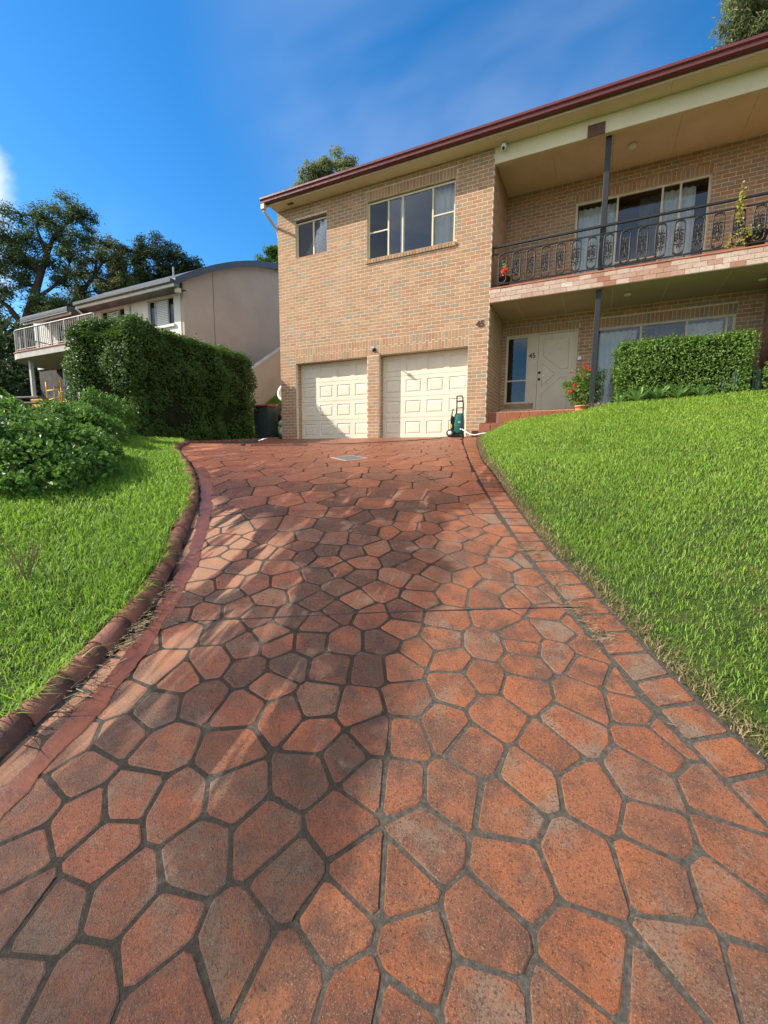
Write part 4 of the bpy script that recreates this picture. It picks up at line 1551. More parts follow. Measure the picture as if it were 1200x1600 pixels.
for pn in panels:
    mb = MB()
    c = (sum(p[0] for p in pn) / len(pn), sum(p[1] for p in pn) / len(pn))
    # moulding: raised rim around a sunk field
    outer = [dpt(*p, -.001) for p in pn]
    rim = [dpt(c[0] + (p[0] - c[0]) * .965, c[1] + (p[1] - c[1]) * .975, -.012) for p in pn]
    sunk = [dpt(c[0] + (p[0] - c[0]) * .90, c[1] + (p[1] - c[1]) * .93, -.0015) for p in pn]
    m_ = len(pn)
    mb.add(outer + rim + sunk, [(k, (k + 1) % m_, m_ + (k + 1) % m_, m_ + k) for k in range(m_)] +
           [(m_ + k, m_ + (k + 1) % m_, 2 * m_ + (k + 1) % m_, 2 * m_ + k) for k in range(m_)] + [tuple(2 * m_ + k for k in range(m_))])
    hpart(mb, 'door_panel', M['doorpaint'], door, fix=False)
for fz in (.535, .455):
    hpart(MB().lathe(dpt(.055, fz, -.03), [(.02, 0), (.032, .008), (.032, .03)], 14, 'y'), 'knob', M['black'], door, True)


def star(c, r, y):
    mb = MB()
    pts = []
    for k in range(10):
        a = math.pi / 2 + k * math.pi / 5 + .2
        q = r if k % 2 == 0 else r * .45
        pts.append((c[0] + q * math.cos(a), c[1] + q * math.sin(a)))
    return mb.prism(pts, 'y', y, y + .012)


for fx, fz, r in ((.43, .865, .062), (.585, .825, .052)):
    p = dpt(fx, fz)
    hpart(star((p[0], p[2]), r, YB + .036), 'star_ornament', M['gold'], door)
for fx, fz in ((.33, .87), (.585, .885), (.25, .545), (.18, .495), (.21, .43)):
    hpart(MB().lathe(dpt(fx, fz, -.012), [(.012, 0), (.021, .004), (.022, .012)], 12, 'y'), 'round_light', M['whiteglass'], door, True)


def text_mesh(txt, size, ext):
    cu = bpy.data.curves.new('txt', 'FONT')
    cu.body = txt; cu.size = size; cu.extrude = ext; cu.align_x = 'CENTER'; cu.align_y = 'CENTER'
    cu.offset = size * .012
    ob = bpy.data.objects.new('txt', cu)
    COL.objects.link(ob)
    bpy.context.view_layer.update()
    me = bpy.data.meshes.new_from_object(ob.evaluated_get(bpy.context.evaluated_depsgraph_get()))
    bpy.data.objects.remove(ob); bpy.data.curves.remove(cu)
    return me


for txt, size, c, mt in (('45', .17, (-1.742, YB + .018, 4.25), 'number'), ('45', .20, (-2.75, YF - .012, 4.755), 'number_b')):
    me = text_mesh(txt, size, .006)
    me.materials.clear(); me.materials.append(M[mt])
    o = link_mesh('house_number', me, None, house, Vector(c) - HOFF)
    o.rotation_euler = (math.pi / 2, 0, 0)

# doorbell
hpart(MB().box(-.64, -.545, YB - .028, YB - .001, 4.04, 4.13, .006), 'doorbell', M['grey_metal'])


# garage doors
def garage_door(h):
    x0, x1 = h[0] + .004, h[1] - .004
    y = YF + .245
    z0, z1 = 2.09, 4.288
    root = hpart(MB().box(x0, x1, y + .05, y + .07, z0, z1), 'garage_door', M['dark'])
    nrow, ncol = 4, 4
    sh = (z1 - z0) / nrow
    for r in range(nrow):
        za, zb = z0 + r * sh + .003, z0 + (r + 1) * sh - .003
        V, F = [], []
        def quad(*p):
            b = len(V); V.extend(p); F.append((b, b + 1, b + 2, b + 3))
        cw = (x1 - x0) / ncol
        for c in range(ncol):
            a, b = x0 + c * cw, x0 + (c + 1) * cw
            lv = [(a, b, za, zb, 0.0)]
            pa, pb, pc, pd = a + .075, b - .075, za + .10, zb - .10
            for ins, dy in ((0, 0.0), (.010, .014), (.020, .014), (.055, .001)):
                lv.append((pa + ins, pb - ins, pc + ins, pd - ins, dy))
            for q in range(len(lv) - 1):
                A, B = lv[q], lv[q + 1]
                ca = [(A[0], y + A[4], A[2]), (A[1], y + A[4], A[2]), (A[1], y + A[4], A[3]), (A[0], y + A[4], A[3])]
                cb = [(B[0], y + B[4], B[2]), (B[1], y + B[4], B[2]), (B[1], y + B[4], B[3]), (B[0], y + B[4], B[3])]
                for i in range(4):
                    quad(ca[i], ca[(i + 1) % 4], cb[(i + 1) % 4], cb[i])
            B = lv[-1]
            quad((B[0], y + B[4], B[2]), (B[1], y + B[4], B[2]), (B[1], y + B[4], B[3]), (B[0], y + B[4], B[3]))
        # edges of the section
        quad((x0, y, zb), (x1, y, zb), (x1, y + .04, zb), (x0, y + .04, zb))
        quad((x1, y, za), (x0, y, za), (x0, y + .04, za), (x1, y + .04, za))
        hpart(MB().add(V, F), 'door_section', M['garage'], root, fix=False)
    hpart(MB().box(x0, x1, y + .012, y + .045, z0 - .004, z0 + .004), 'rubber_seal', M['blackplastic'], root)


garage_door(GL); garage_door(GR)

# porch and its stone-faced step
pc = hpart(MB().box(XR, -.2, YF + .12, YB + .02, 2.0, 2.675), 'porch', M['mortar'])
def porch_stones(x0, x1, y, z0, z1, seedn, flat=False):
    r_ = random.Random(seedn)
    n_ = int((x1 - x0) / .24)
    e = [x0 + (x1 - x0) * (k / n_) + (r_.uniform(-.05, .05) if 0 < k < n_ else 0) for k in range(n_ + 1)]
    e2 = [x0 + (x1 - x0) * (k / n_) + (r_.uniform(-.06, .06) if 0 < k < n_ else 0) for k in range(n_ + 1)]
    for k in range(n_):
        a0, a1, b0, b1 = e[k] + .006, e[k + 1] - .006, e2[k] + .006, e2[k + 1] - .006
        mb = MB()
        if flat:
            mb.add([(a0, y, z1), (a1, y, z1), (b1, z0, z1), (b0, z0, z1), (a0 + .008, y + .008, z1 + .014), (a1 - .008, y + .008, z1 + .014), (b1 - .008, z0 - .008, z1 + .014), (b0 + .008, z0 - .008, z1 + .014)],
                   [(4, 5, 6, 7), (0, 1, 5, 4), (1, 2, 6, 5), (2, 3, 7, 6), (3, 0, 4, 7)])
        else:
            mb.add([(a0, y, z0), (a1, y, z0), (b1, y, z1), (b0, y, z1), (a0 + .008, y - .016, z0 + .008), (a1 - .008, y - .016, z0 + .008), (b1 - .008, y - .016, z1 - .008), (b0 + .008, y - .016, z1 - .008)],
                   [(4, 5, 6, 7), (0, 1, 5, 4), (1, 2, 6, 5), (2, 3, 7, 6), (3, 0, 4, 7)])
        o = hpart(mb, 'paving_stone', M['stone_one'], pc)
        o['tone'] = r_.uniform(.4, 1)
porch_stones(XR + .01, -.25, YF + .118, 2.40, 2.672, 3)
porch_stones(XR + .01, -.25, YF + .13, YF + .5, 2.676, 4, True)
porch_stones(XR + .01, -.25, YF + .51, YF + .95, 2.676, 5, True)
stp = hpart(MB().box(-2.62, -1.2, 10.47, YF + .115, 1.95, 2.375), 'step', M['mortar'])
for k, (a, b) in enumerate(((-2.61, -2.33), (-2.32, -2.05), (-2.04, -1.72), (-1.71, -1.4))):
    o = hpart(MB().box(a, b, 10.445, 10.469, 2.09, 2.37, .008), 'paving_stone', M['stone_one'], stp); o['tone'] = .6 + .1 * k
    o = hpart(MB().box(a, b, 10.46, YF + .10, 2.376, 2.392, .007), 'paving_stone', M['stone_one'], stp); o['tone'] = .9 - .1 * k
o = hpart(MB().box(-2.80, -2.63, 10.5, YF - .004, 2.0, 2.22, .012), 'paving_stone', M['stone_one'], stp); o['tone'] = .8

# ------------------------------------------------------------------ fittings on the house
sc_ = empty('security_camera', (-2.33, 10.72, 8.44), label='small white dome security camera under the eave at the wing corner', cat='camera')
MB().box(-.05, .05, -.03, .07, .03, .10, .01).build('bracket', M['white'], sc_)
MB().sphere((0, -.02, 0), (.06, .065, .075), 14, 10).build('housing', M['white'], sc_, True)
MB().sphere((0, -.055, -.035), (.034, .034, .038), 12, 8).build('lens', M['blackplastic'], sc_, True)

sl_ = empty('sensor_light', (-5.65, 10.79, 4.46), label='small grey sensor light on the brick pier between the garage doors', cat='light')
MB().box(-.05, .05, -.03, .0, -.05, .05, .008).build('base', M['grey_metal'], sl_)
MB().tube([(0, -.03, 0), (.02, -.10, -.01), (.08, -.15, -.05)], .014, 8).build('arm', M['blackplastic'], sl_, True)
MB().lathe((.11, -.16, -.06), [(.02, -.05), (.045, .03), (.05, .035)], 12, 'y').build('lamp', M['blackplastic'], sl_, True)

# ------------------------------------------------------------------ foliage helpers
def leaf_mesh(name, C, Nrm, size, aspect=.5, droop=0.0, fold=.25):
    """many small folded leaves: C (N,3) centres, Nrm (N,3) preferred normals"""
    n_ = len(C)
    Nrm = Nrm + rng.normal(0, .55, (n_, 3))
    Nrm /= np.linalg.norm(Nrm, axis=1)[:, None] + 1e-9
    T = rng.normal(0, 1, (n_, 3)); T[:, 2] -= droop
    T -= Nrm * np.sum(T * Nrm, 1)[:, None]
    T /= np.linalg.norm(T, axis=1)[:, None] + 1e-9
    B = np.cross(Nrm, T)
    L = (size * rng.uniform(.6, 1.35, n_))[:, None]
    W = L * aspect
    V = np.empty((n_, 6, 3))
    f = Nrm * W * fold
    V[:, 0] = C - T * L * .5
    V[:, 1] = C - T * L * .12 + B * W * .5 + f
    V[:, 2] = C + T * L * .22 + B * W * .38 + f * .8
    V[:, 3] = C + T * L * .5
    V[:, 4] = C + T * L * .22 - B * W * .38 + f * .8
    V[:, 5] = C - T * L * .12 - B * W * .5 + f
    k = np.arange(n_)[:, None] * 6
    fl = np.concatenate([k + np.array([0, 1, 2, 3]), k + np.array([0, 3, 4, 5])], 1).ravel()
    return np_mesh(name, V, fl, np.full(2 * n_, 4), False)


def lump(p, f, a):
    x, y, z = p[:, 0], p[:, 1], p[:, 2]
    return a * (np.sin(x * f + 1.7 * np.sin(y * f * .9)) + np.sin(y * f * 1.2 + 1.3 * np.sin(z * f)) + np.sin(z * f * 1.1 + 1.9 * np.sin(x * f * .8))) / 3


def shell_points(n_, poly, z0, z1, depth=.22, rough=.10, round_=.25, topbias=1.0):
    """points just inside the surface of an upright hedge with a 4-corner plan"""
    poly = np.array(poly, float)
    c = poly.mean(0)
    e = [np.linalg.norm(poly[(k + 1) % 4] - poly[k]) for k in range(4)]
    hgt = z1 - z0
    wts = [l * hgt for l in e] + [e[0] * e[1] * topbias]
    wts = np.array(wts) / sum(wts)
    face = rng.choice(5, n_, p=wts)
    a, b = rng.random(n_), rng.random(n_)
    P_ = np.empty((n_, 3)); Nn = np.zeros((n_, 3))
    for k in range(4):
        m_ = face == k
        p0, p1 = poly[k], poly[(k + 1) % 4]
        P_[m_, :2] = p0 + (p1 - p0) * a[m_, None]
        P_[m_, 2] = z0 + hgt * b[m_]
        d = p1 - p0
        n2 = np.array((d[1], -d[0])); n2 /= np.linalg.norm(n2)
        if np.dot(n2, (p0 + p1) / 2 - c) < 0: n2 = -n2
        Nn[m_, 0], Nn[m_, 1] = n2
    m_ = face == 4
    q = (poly[0] * ((1 - a) * (1 - b))[:, None] + poly[1] * (a * (1 - b))[:, None] + poly[2] * (a * b)[:, None] + poly[3] * ((1 - a) * b)[:, None])
    P_[m_, :2] = q[m_]; P_[m_, 2] = z1; Nn[m_, 2] = 1
    # round off the top edges and corners
    d2 = P_[:, :2] - c
    up_ = np.clip((P_[:, 2] - (z1 - round_)) / round_, 0, 1)
    edge = np.zeros(n_)
    for k in range(4):
        p0, p1 = poly[k], poly[(k + 1) % 4]
        d = (p1 - p0) / np.linalg.norm(p1 - p0)
        n2 = np.array((d[1], -d[0]))
        if np.dot(n2, (p0 + p1) / 2 - c) < 0: n2 = -n2
        dist = np.abs((P_[:, :2] - p0) @ n2)
        edge = np.maximum(edge, np.clip(1 - dist / round_, 0, 1))
    P_[:, 2] -= np.where(m_, round_ * .55 * edge ** 2, 0)
    P_[:, :2] -= d2 / (np.linalg.norm(d2, axis=1)[:, None] + 1e-6) * (np.where(m_, 0, round_ * .6 * up_ ** 2))[:, None]
    dep = rng.random(n_) ** 1.8 * depth
    P_ += Nn * (lump(P_, 3.1, rough) + lump(P_, 8.3, rough * .5) - dep + rng.exponential(.030, n_))[:, None]
    Nn[:, 2] += .45
    return P_, Nn


def core_mesh(mb, poly, z0, z1, ins):
    poly = np.array(poly, float); c = poly.mean(0)
    b = [tuple(p + (c - p) / np.linalg.norm(c - p) * ins) for p in poly]
    t_ = [tuple(p + (c - p) / np.linalg.norm(c - p) * (ins + .15)) for p in poly]
    V = [(*p, z0) for p in b] + [(*p, z1 - ins - .25) for p in b] + [(*p, z1 - ins * .8) for p in t_]
    F = [(0, 1, 2, 3)[::-1], (8, 9, 10, 11)]
    for r in (0, 4):
        F += [(r + k, r + (k + 1) % 4, r + 4 + (k + 1) % 4, r + 4 + k) for k in range(4)]
    return mb.add(V, F)


M['asphalt'] = simple('grey_cover', (.12, .105, .092), .9, .2, 12, bmp=.5)
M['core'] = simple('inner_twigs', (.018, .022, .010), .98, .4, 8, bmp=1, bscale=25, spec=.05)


def hedge(name, poly, z0, z1, n_, size, mat, label, cat='hedge', ins=.24, rough=.1, topbias=1.0, round_=.25, **kw):
    c = np.mean(poly, 0)
    root = empty(name, (c[0], c[1], z0), label=label, cat=cat, **kw)
    P_, Nn = shell_points(n_, poly, z0, z1, rough=rough, topbias=topbias, round_=round_)
    P_ -= np.array((c[0], c[1], z0))
    link_mesh('foliage', leaf_mesh('foliage', P_, Nn, size, .58), mat, root)
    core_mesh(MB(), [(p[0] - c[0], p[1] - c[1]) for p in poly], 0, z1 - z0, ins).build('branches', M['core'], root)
    return root


def ball_points(n_, blobs, fill=.5):
    sub = []
    for b in blobs:
        sub.append(b)
        for _ in range(7):
            v = Vector((random.gauss(0, 1), random.gauss(0, 1), random.gauss(.4, 1))).normalized()
            k = random.uniform(.22, .42)
            sub.append((b[0] + v.x * b[3] * .85, b[1] + v.y * b[4] * .85, b[2] + v.z * b[5] * .85, b[3] * k, b[4] * k, b[5] * k * 1.1))
    blobs = sub
    """points through ellipsoids, denser near their skins"""
    vol = np.array([b[3] * b[4] * b[5] for b in blobs]) ** .75
    idx = rng.choice(len(blobs), n_, p=vol / vol.sum())
    d = rng.normal(0, 1, (n_, 3)); d /= np.linalg.norm(d, axis=1)[:, None]
    r = 1 - rng.random(n_) ** 1.5 * fill
    B_ = np.array(blobs, float)[idx]
    off = d * r[:, None]
    P_ = B_[:, :3] + off * B_[:, 3:6]
    P_ += d * lump(P_, 4.0, .10)[:, None] * B_[:, 3:6]
    return P_, d + np.array((0, 0, .5))


def stems(mb, base, blobs, r0, n_each=1):
    base = Vector(base)
    for b in blobs:
        tip = Vector(b[:3])
        mid = base.lerp(tip, .5) + Vector((random.uniform(-.08, .08), random.uniform(-.08, .08), random.uniform(0, .1))) * (tip - base).length
        mb.tube([base, mid, tip], [r0, r0 * .6, r0 * .2], 6)
    return mb


def shrub(name, base, blobs, n_, size, mat, label, cat='shrub', aspect=.55, r0=.018, fill=.55, droop=0.0, **kw):
    root = empty(name, base, label=label, cat=cat, **kw)
    P_, Nn = ball_points(n_, blobs, fill)
    P_ = P_[P_[:, 2] > base[2] - .02]
    Nn = Nn[:len(P_)]
    link_mesh('foliage', leaf_mesh('foliage', P_ - np.array(base), Nn, size, aspect, droop), mat, root)
    stems(MB(), (0, 0, 0), [(b[0] - base[0], b[1] - base[1], b[2] - base[2]) for b in blobs], r0).build('stem', M['tree_bark'], root, True)
    return root


# ------------------------------------------------------------------ planting on the left
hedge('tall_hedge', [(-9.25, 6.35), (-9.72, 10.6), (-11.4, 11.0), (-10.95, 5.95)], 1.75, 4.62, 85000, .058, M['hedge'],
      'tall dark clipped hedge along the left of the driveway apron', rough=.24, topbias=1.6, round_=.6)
shrub('leafy_shrub', (-7.6, 4.2, 1.75), [(-7.5,4.1,1.95,.7,.6,.45),(-7.0,4.1,1.85,.55,.5,.40),(-8.2,4.4,1.9,.7,.6,.42),(-8.6,5.1,2.0,.6,.6,.5),(-7.9,4.9,2.2,.5,.45,.5),(-9.3,5.6,2.2,.5,.45,.5)],
      24000, .062, M['bush'], 'bushy bright green shrub growing in front of the tall hedge')
shrub('leafy_shrub', (-5.3, 2.6, 1.25), [(-5.0,2.35,1.40,.45,.42,.36),(-4.62,2.28,1.22,.34,.32,.30),(-4.75,2.0,1.15,.32,.30,.28),(-5.4,2.75,1.55,.55,.5,.40),(-4.85,2.75,1.38,.36,.36,.30),(-5.8,2.4,1.6,.6,.5,.45),(-6.3,2.7,1.7,.6,.6,.45),(-5.7,3.2,1.6,.5,.45,.36),(-6.9,2.9,1.8,.6,.6,.5)],
      27000, .058, M['bush'], 'low spreading green shrub at the left edge of the verge')
shrub('leafy_shrub', (-5.3, 1.75, 1.1), [(-5.2,1.8,1.30,.42,.38,.32),(-4.85,1.66,1.12,.32,.30,.26),(-5.8,1.8,1.45,.5,.45,.40),(-6.4,2.0,1.55,.6,.5,.4)],
      9000, .06, M['bush'], 'low green shrub cut off by the left edge of the photo, nearest of the shrubs')
wd_ = empty('dry_weed', (-3.05, 1.34, float(left_z(-3.05, 1.34))), label='thin dry brown weed standing in the verge grass', cat='weed')
mb = MB()
for k in range(14):
    a = random.uniform(0, 6.28); L = random.uniform(.14, .30)
    p1 = Vector((math.cos(a) * .05, math.sin(a) * .05, L * .6)); p2 = p1 + Vector((math.cos(a) * .09 * random.random(), math.sin(a) * .09 * random.random(), L * .45))
    mb.tube([(0, 0, 0), p1, p2], [.003, .002, .001], 4)
    for q in range(5):
        c = p1.lerp(p2, q / 5)
        mb.tube([c, c + Vector((random.uniform(-.03, .03), random.uniform(-.03, .03), .025))], [.002, .001], 4)
mb.build('stalks', M['straw'], wd_)

# ------------------------------------------------------------------ garden bed in front of the house
bx = np.linspace(-.9, 6.2, 40); by = np.linspace(10.7, 12.38, 10)
link_mesh('garden_bed', grid_mesh('garden_bed', bx, by, lambda X, Y: lawn_z(X, np.minimum(Y, 10.7)) + .02 * np.sin(X * 7) * np.sin(Y * 9) + .012), M['soil'], kind='structure')
hedge('front_hedge', [(.22, 11.0), (2.55, 10.95), (2.5, 11.75), (.3, 11.8)], 2.78, 4.07, 34000, .045, M['hedge_front'],
      'clipped green hedge below the ground floor window', rough=.07, topbias=1.6, round_=.16, ins=.2)


def agave(base, label, sc=1.0, n_=13):
    root = empty('broad_leaf_plant', base, random.uniform(0, 6), label=label, cat='plant', group='broad leaved plants along the foot of the front hedge')
    for k in range(n_):
        a = k * 2.4 + random.uniform(-.2, .2)
        el = .55 + .75 * (k / n_)
        L = sc * random.uniform(.26, .36); W = sc * random.uniform(.036, .05)
        V, F = [], []
        for q in range(5):
            t_ = q / 4
            r_ = L * (t_ * math.cos(el) + .18 * t_ * t_)
            z = L * (t_ * math.sin(el) - .10 * t_ * t_)
            wv = W * (.35 + 1.5 * t_ - 1.85 * t_ * t_ * t_) if q < 4 else .002
            wv = max(.002, wv)
            ca, sa = math.cos(a), math.sin(a)
            V += [(r_ * ca - wv * sa, r_ * sa + wv * ca, z + .012), (r_ * ca, r_ * sa, z), (r_ * ca + wv * sa, r_ * sa - wv * ca, z + .012)]
            if q:
                b = 3 * (q - 1)
                F += [(b, b + 1, b + 4, b + 3), (b + 1, b + 2, b + 5, b + 4)]
        me = bpy.data.meshes.new('leaf'); me.from_pydata(V, [], F); smooth(me)
        link_mesh('leaf', me, M['agave'], root)
    return root


for x, y, sc, lb in ((.32, 10.72, .8, 'small broad leaved green plant at the left end of the front hedge'),
                     (.66, 10.74, 1.15, 'broad leaved light green plant at the front hedge foot, second from the flowering bush'),
                     (1.02, 10.76, 1.2, 'broad leaved light green plant at the foot of the front hedge, middle of the row'),
                     (1.36, 10.78, 1.1, 'broad leaved light green plant at the foot of the front hedge, second from the cactus'),
                     (1.75, 10.80, .9, 'broad leaved green plant at the foot of the front hedge, nearest the cactus')):
    agave((x, y, float(lawn_z(x, 10.7)) + .01), lb, sc)

fbz = float(lawn_z(-.4, 10.7))
fb_ = shrub('flowering_bush', (-.42, 11.25, fbz), [(-.42,11.25,fbz+.45,.34,.34,.36),(-.2,11.2,fbz+.75,.24,.26,.26),(-.62,11.2,fbz+.55,.25,.25,.24),(-.4,11.15,fbz+.85,.22,.22,.2),(-.3,11.2,fbz+.35,.3,.3,.3)],
            4200, .06, M['hedge_front'], 'bush with red flowers beside the front door', aspect=.36)
for k, (dx, dz) in enumerate(((-.22, .50), (-.17, .62), (.02, .98), (.08, .93), (-.10, .58), (-.28, .47), (.05, 1.02), (-.02, .78), (.16, .9), (-.25, .9), (.22, 1.0))):
    n_ = 26 if k in (0, 1, 5) else 9
    P_ = rng.normal(0, .017, (n_, 3)) + np.array((dx, -.30 + .1 * abs(dx), dz))
    link_mesh('flower', leaf_mesh('flower', P_, np.tile((0., -1., .3), (n_, 1)), .035, .8), M['flower'], fb_)
pt = empty('terracotta_pot', (-.42, 10.86, fbz - .07), label='round terracotta pot at the foot of the red flowering bush', cat='pot')
MB().lathe((0, 0, -.03), [(.075, 0), (.10, .06), (.12, .15), (.125, .2), (.14, .205), (.14, .235), (.115, .235), (.11, .19)], 18).build('bowl', M['terracotta'], pt, True)
mb = MB()
for k in range(120):
    a = random.uniform(0, 6.28); r = random.uniform(.0, .2); L = random.uniform(.08, .2)
    mb.tube([(r * .3 * math.cos(a), r * .3 * math.sin(a), 0), (r * math.cos(a), r * math.sin(a), L), (r * 1.5 * math.cos(a), r * 1.5 * math.sin(a), L * .8)], [.004, .003, .001], 4)
dm = mb.build('dry_tussock', M['straw'], None, label='mound of dry grey brown stalks beside the terracotta pot', cat='plant')
dm.location = (-.08, 10.85, fbz)

ct = empty('cactus', (2.33, 10.95, float(lawn_z(2.33, 10.7))), label='cluster of ribbed dark green cactus columns right of the front hedge', cat='cactus')
for dx, dy, h, r in ((0, .05, .55, .05), (.22, .25, .8, .08), (.36, .15, .55, .07), (-.17, .05, .35, .04), (.5, .22, .45, .06)):
    V, F = [], []
    nr, ns = 16, 6
    for q in range(ns + 1):
        t_ = q / ns
        rr_ = r * (1 if t_ < .8 else math.sqrt(max(0, 1 - ((t_ - .8) / .2) ** 2)) * .9 + .05)
        for j in range(nr):
            k_ = rr_ * (1.12 if j % 2 else .88)
            V.append((dx + k_ * math.cos(2 * math.pi * j / nr), dy + k_ * math.sin(2 * math.pi * j / nr), h * t_))
    for q in range(ns):
        for j in range(nr):
            F.append((q * nr + j, q * nr + (j + 1) % nr, (q + 1) * nr + (j + 1) % nr, (q + 1) * nr + j))
    F.append(tuple(ns * nr + j for j in range(nr)))
    MB().add(V, F).build('column', M['cactus'], ct)
fz2 = float(lawn_z(2.85, 10.7))
rb = shrub('flowering_bush', (2.95, 10.95, fz2), [(2.95, 10.95, fz2 + .35, .22, .25, .3), (3.15, 11, fz2 + .55, .25, .25, .3)], 1500, .06, M['hedge_front'],
           'small bush with orange red flowers at the right edge beside the brick pier', aspect=.4)
for dx, dz in ((-.15, .3), (-.05, .45), (.05, .6), (-.12, .15)):
    P_ = rng.normal(0, .018, (24, 3)) + np.array((dx, -.22, dz))
    link_mesh('flower', leaf_mesh('flower', P_, np.tile((0., -1., .3), (24, 1)), .04, .8), M['flower'], rb)

# balcony pots
bp = empty('potted_flower', (-2.27, 11.05, 5.535), label='black pot with one red flower at the left end of the balcony', cat='plant')
MB().lathe((0, 0, 0), [(.10, 0), (.13, .22), (.145, .23), (.145, .27), (.12, .27)], 16).build('pot', M['blackplastic'], bp, True)
MB().tube([(0, 0, .25), (.02, -.05, .4), (.03, -.16, .42)], .006, 5).build('stem', M['agave'], bp)
P_ = rng.normal(0, .028, (46, 3)) + np.array((.04, -.27, .32))
link_mesh('flower', leaf_mesh('flower', P_, np.tile((0., -1., .2), (46, 1)), .05, .9), M['flower'], bp)
P_ = rng.normal(0, .03, (14, 3)) + np.array((.04, -.22, .46))
link_mesh('leaf', leaf_mesh('leaf', P_, np.tile((0., -1., .4), (14, 1)), .06, .5), M['vine'], bp)
bv = empty('potted_vine', (2.42, 11.05, 5.535), label='dark pot with a yellow green vine climbing the balcony railing', cat='plant')
MB().lathe((0, 0, 0), [(.13, 0), (.17, .25), (.185, .26), (.185, .31), (.15, .31)], 16).build('pot', M['blackplastic'], bv, True)
MB().tube([(0, 0, .3), (-.2, -.15, .35), (-.33, -.2, .6), (-.36, -.2, .95)], .006, 5).build('stem', M['agave'], bv)
P_ = np.concatenate([np.array((-.2, -.17, .28)) + rng.normal(0, (.12, .03, .08), (90, 3)), np.array((-.33, -.2, .75)) + rng.normal(0, (.035, .03, .15), (120, 3)), np.array((0, 0, .4)) + rng.normal(0, (.1, .08, .07), (90, 3)),
                     np.array((-.42, -.2, .12)) + rng.normal(0, (.05, .02, .07), (40, 3))])
link_mesh('foliage', leaf_mesh('foliage', P_, np.tile((0., -1., .4), (len(P_), 1)), .05, .6), M['vine'], bv)

# ------------------------------------------------------------------ washing gear on the drive
wz = float(G(-3.1, 10.38))
pw = empty('pressure_washer', (-3.1, 10.38, wz), rad(6), label='dark green upright pressure washer with black handle beside the garage door', cat='pressure washer')
# casing: tapered rounded block
V, F = [], []
pr_ = [(.0, .92), (.04, 1.0), (.25, .98), (.42, .88), (.47, .78)]
nn = 20
for h, k_ in pr_:
    for j in range(nn):
        a = 2 * math.pi * j / nn
        ca, sa = math.cos(a), math.sin(a)
        x = math.copysign(abs(ca) ** .55, ca) * .125 * k_; y = math.copysign(abs(sa) ** .55, sa) * .13 * k_
        V.append((x + .02, y, .075 + h))
for q in range(len(pr_) - 1):
    for j in range(nn):
        F.append((q * nn + j, q * nn + (j + 1) % nn, (q + 1) * nn + (j + 1) % nn, (q + 1) * nn + j))
F += [tuple(range(nn))[::-1], tuple((len(pr_) - 1) * nn + j for j in range(nn))]
MB().add(V, F).build('casing', M['green_plastic'], pw, True)
hd = MB()
for sx_ in (-.075, .085):
    hd.tube([(sx_ + .02, .03, .5), (sx_ * .95 + .02, .05, .75), (sx_ * .9 + .01, .06, .93), (sx_ * .8, .05, .98)], [.02, .017, .017, .015], 8)
hd.tube([(-.062, .05, .98), (.075, .05, .98)], .016, 8).tube([(-.05, .055, .86), (.09, .055, .86)], .019, 8).tube([(-.05, .045, .70), (.10, .045, .70)], .013, 8)
hd.box(-.075, .115, -.05, .09, .525, .565, .012)
hd.build('handle', M['blackplastic'], pw, True)
MB().box(-.165, -.10, -.10, .08, .06, .50, .02).build('rear_housing', M['blackplastic'], pw)
MB().box(-.10, .14, -.11, .11, .0, .085, .015).box(.08, .14, -.12, .10, .0, .03, .008).build('foot', M['blackplastic'], pw)
MB().box(-.175, -.12, -.135, -.105, .21, .30, .006).build('detergent_bottle', M['yellow'], pw)
MB().tube([(-.15, -.11, .33), (-.15, -.13, .42), (-.12, -.12, .62), (-.11, -.09, .66)], .016, 8).build('gun_holster', M['blackplastic'], pw, True)
for yy in (-.15, .13):
    wh = MB().lathe((-.16, yy, .095), [(.07, -.022), (.093, -.018), (.095, 0), (.093, .018), (.07, .022)], 20, 'y').build('wheel', M['blackplastic'], pw, True)
    MB().lathe((-.16, yy, .095), [(.02, -.027), (.05, -.025), (.05, .025), (.02, .027)], 12, 'y').build('rim', M['white'], wh, True)
MB().lathe((.09, -.135, .18), [(.022, 0), (.024, .03), (.014, .05)], 12, 'y').build('water_inlet', M['grey_metal'], pw, True)
MB().box(.02, .075, -.1335, -.1315, .35, .362).box(.025, .075, -.1335, -.1315, .33, .337).build('lettering', M['white'], pw)


def ground_hose(name, pts, r, mat, label, zoff=.013):
    q = resample(pts, .06)
    mb = MB().tube([(x, y, float(G(x, y)) + zoff + r) for x, y in q], r, 6)
    return mb.build(name, mat, None, True, label=label, cat='hose')


ground_hose('pressure_hose', [(-3.22, 10.32), (-3.35, 9.9), (-3.2, 9.3), (-3.6, 8.65), (-4.04, 8.24), (-4.43, 7.83), (-4.85, 7.5), (-5.3, 7.75), (-5.75, 7.75), (-5.8, 7.4), (-5.3, 7.2), (-5.1, 7.12), (-5.63, 6.89), (-6.0, 6.66), (-6.15, 6.6)], .008, M['blackplastic'],
            'thin black pressure hose snaking across the drive to the spray gun')
ground_hose('flex_lead', [(-6.25, 6.55), (-6.7, 6.5), (-7.2, 6.8), (-7.5, 7.2), (-7.25, 7.55)], .008, M['blackplastic'], 'loose loop of black hose beyond the spray gun')
gz = float(G(-6.17, 6.58))
gn = empty('spray_gun', (-6.17, 6.58, gz + .02), rad(200), label='black and grey spray gun lying on the driveway', cat='spray gun')
MB().bar((-.17, 0, .07), (.10, 0, .05), .045, .055).build('barrel', M['blackplastic'], gn)
MB().bar((.08, 0, .06), (.17, -.02, .0), .04, .05).build('grip', M['blackplastic'], gn)
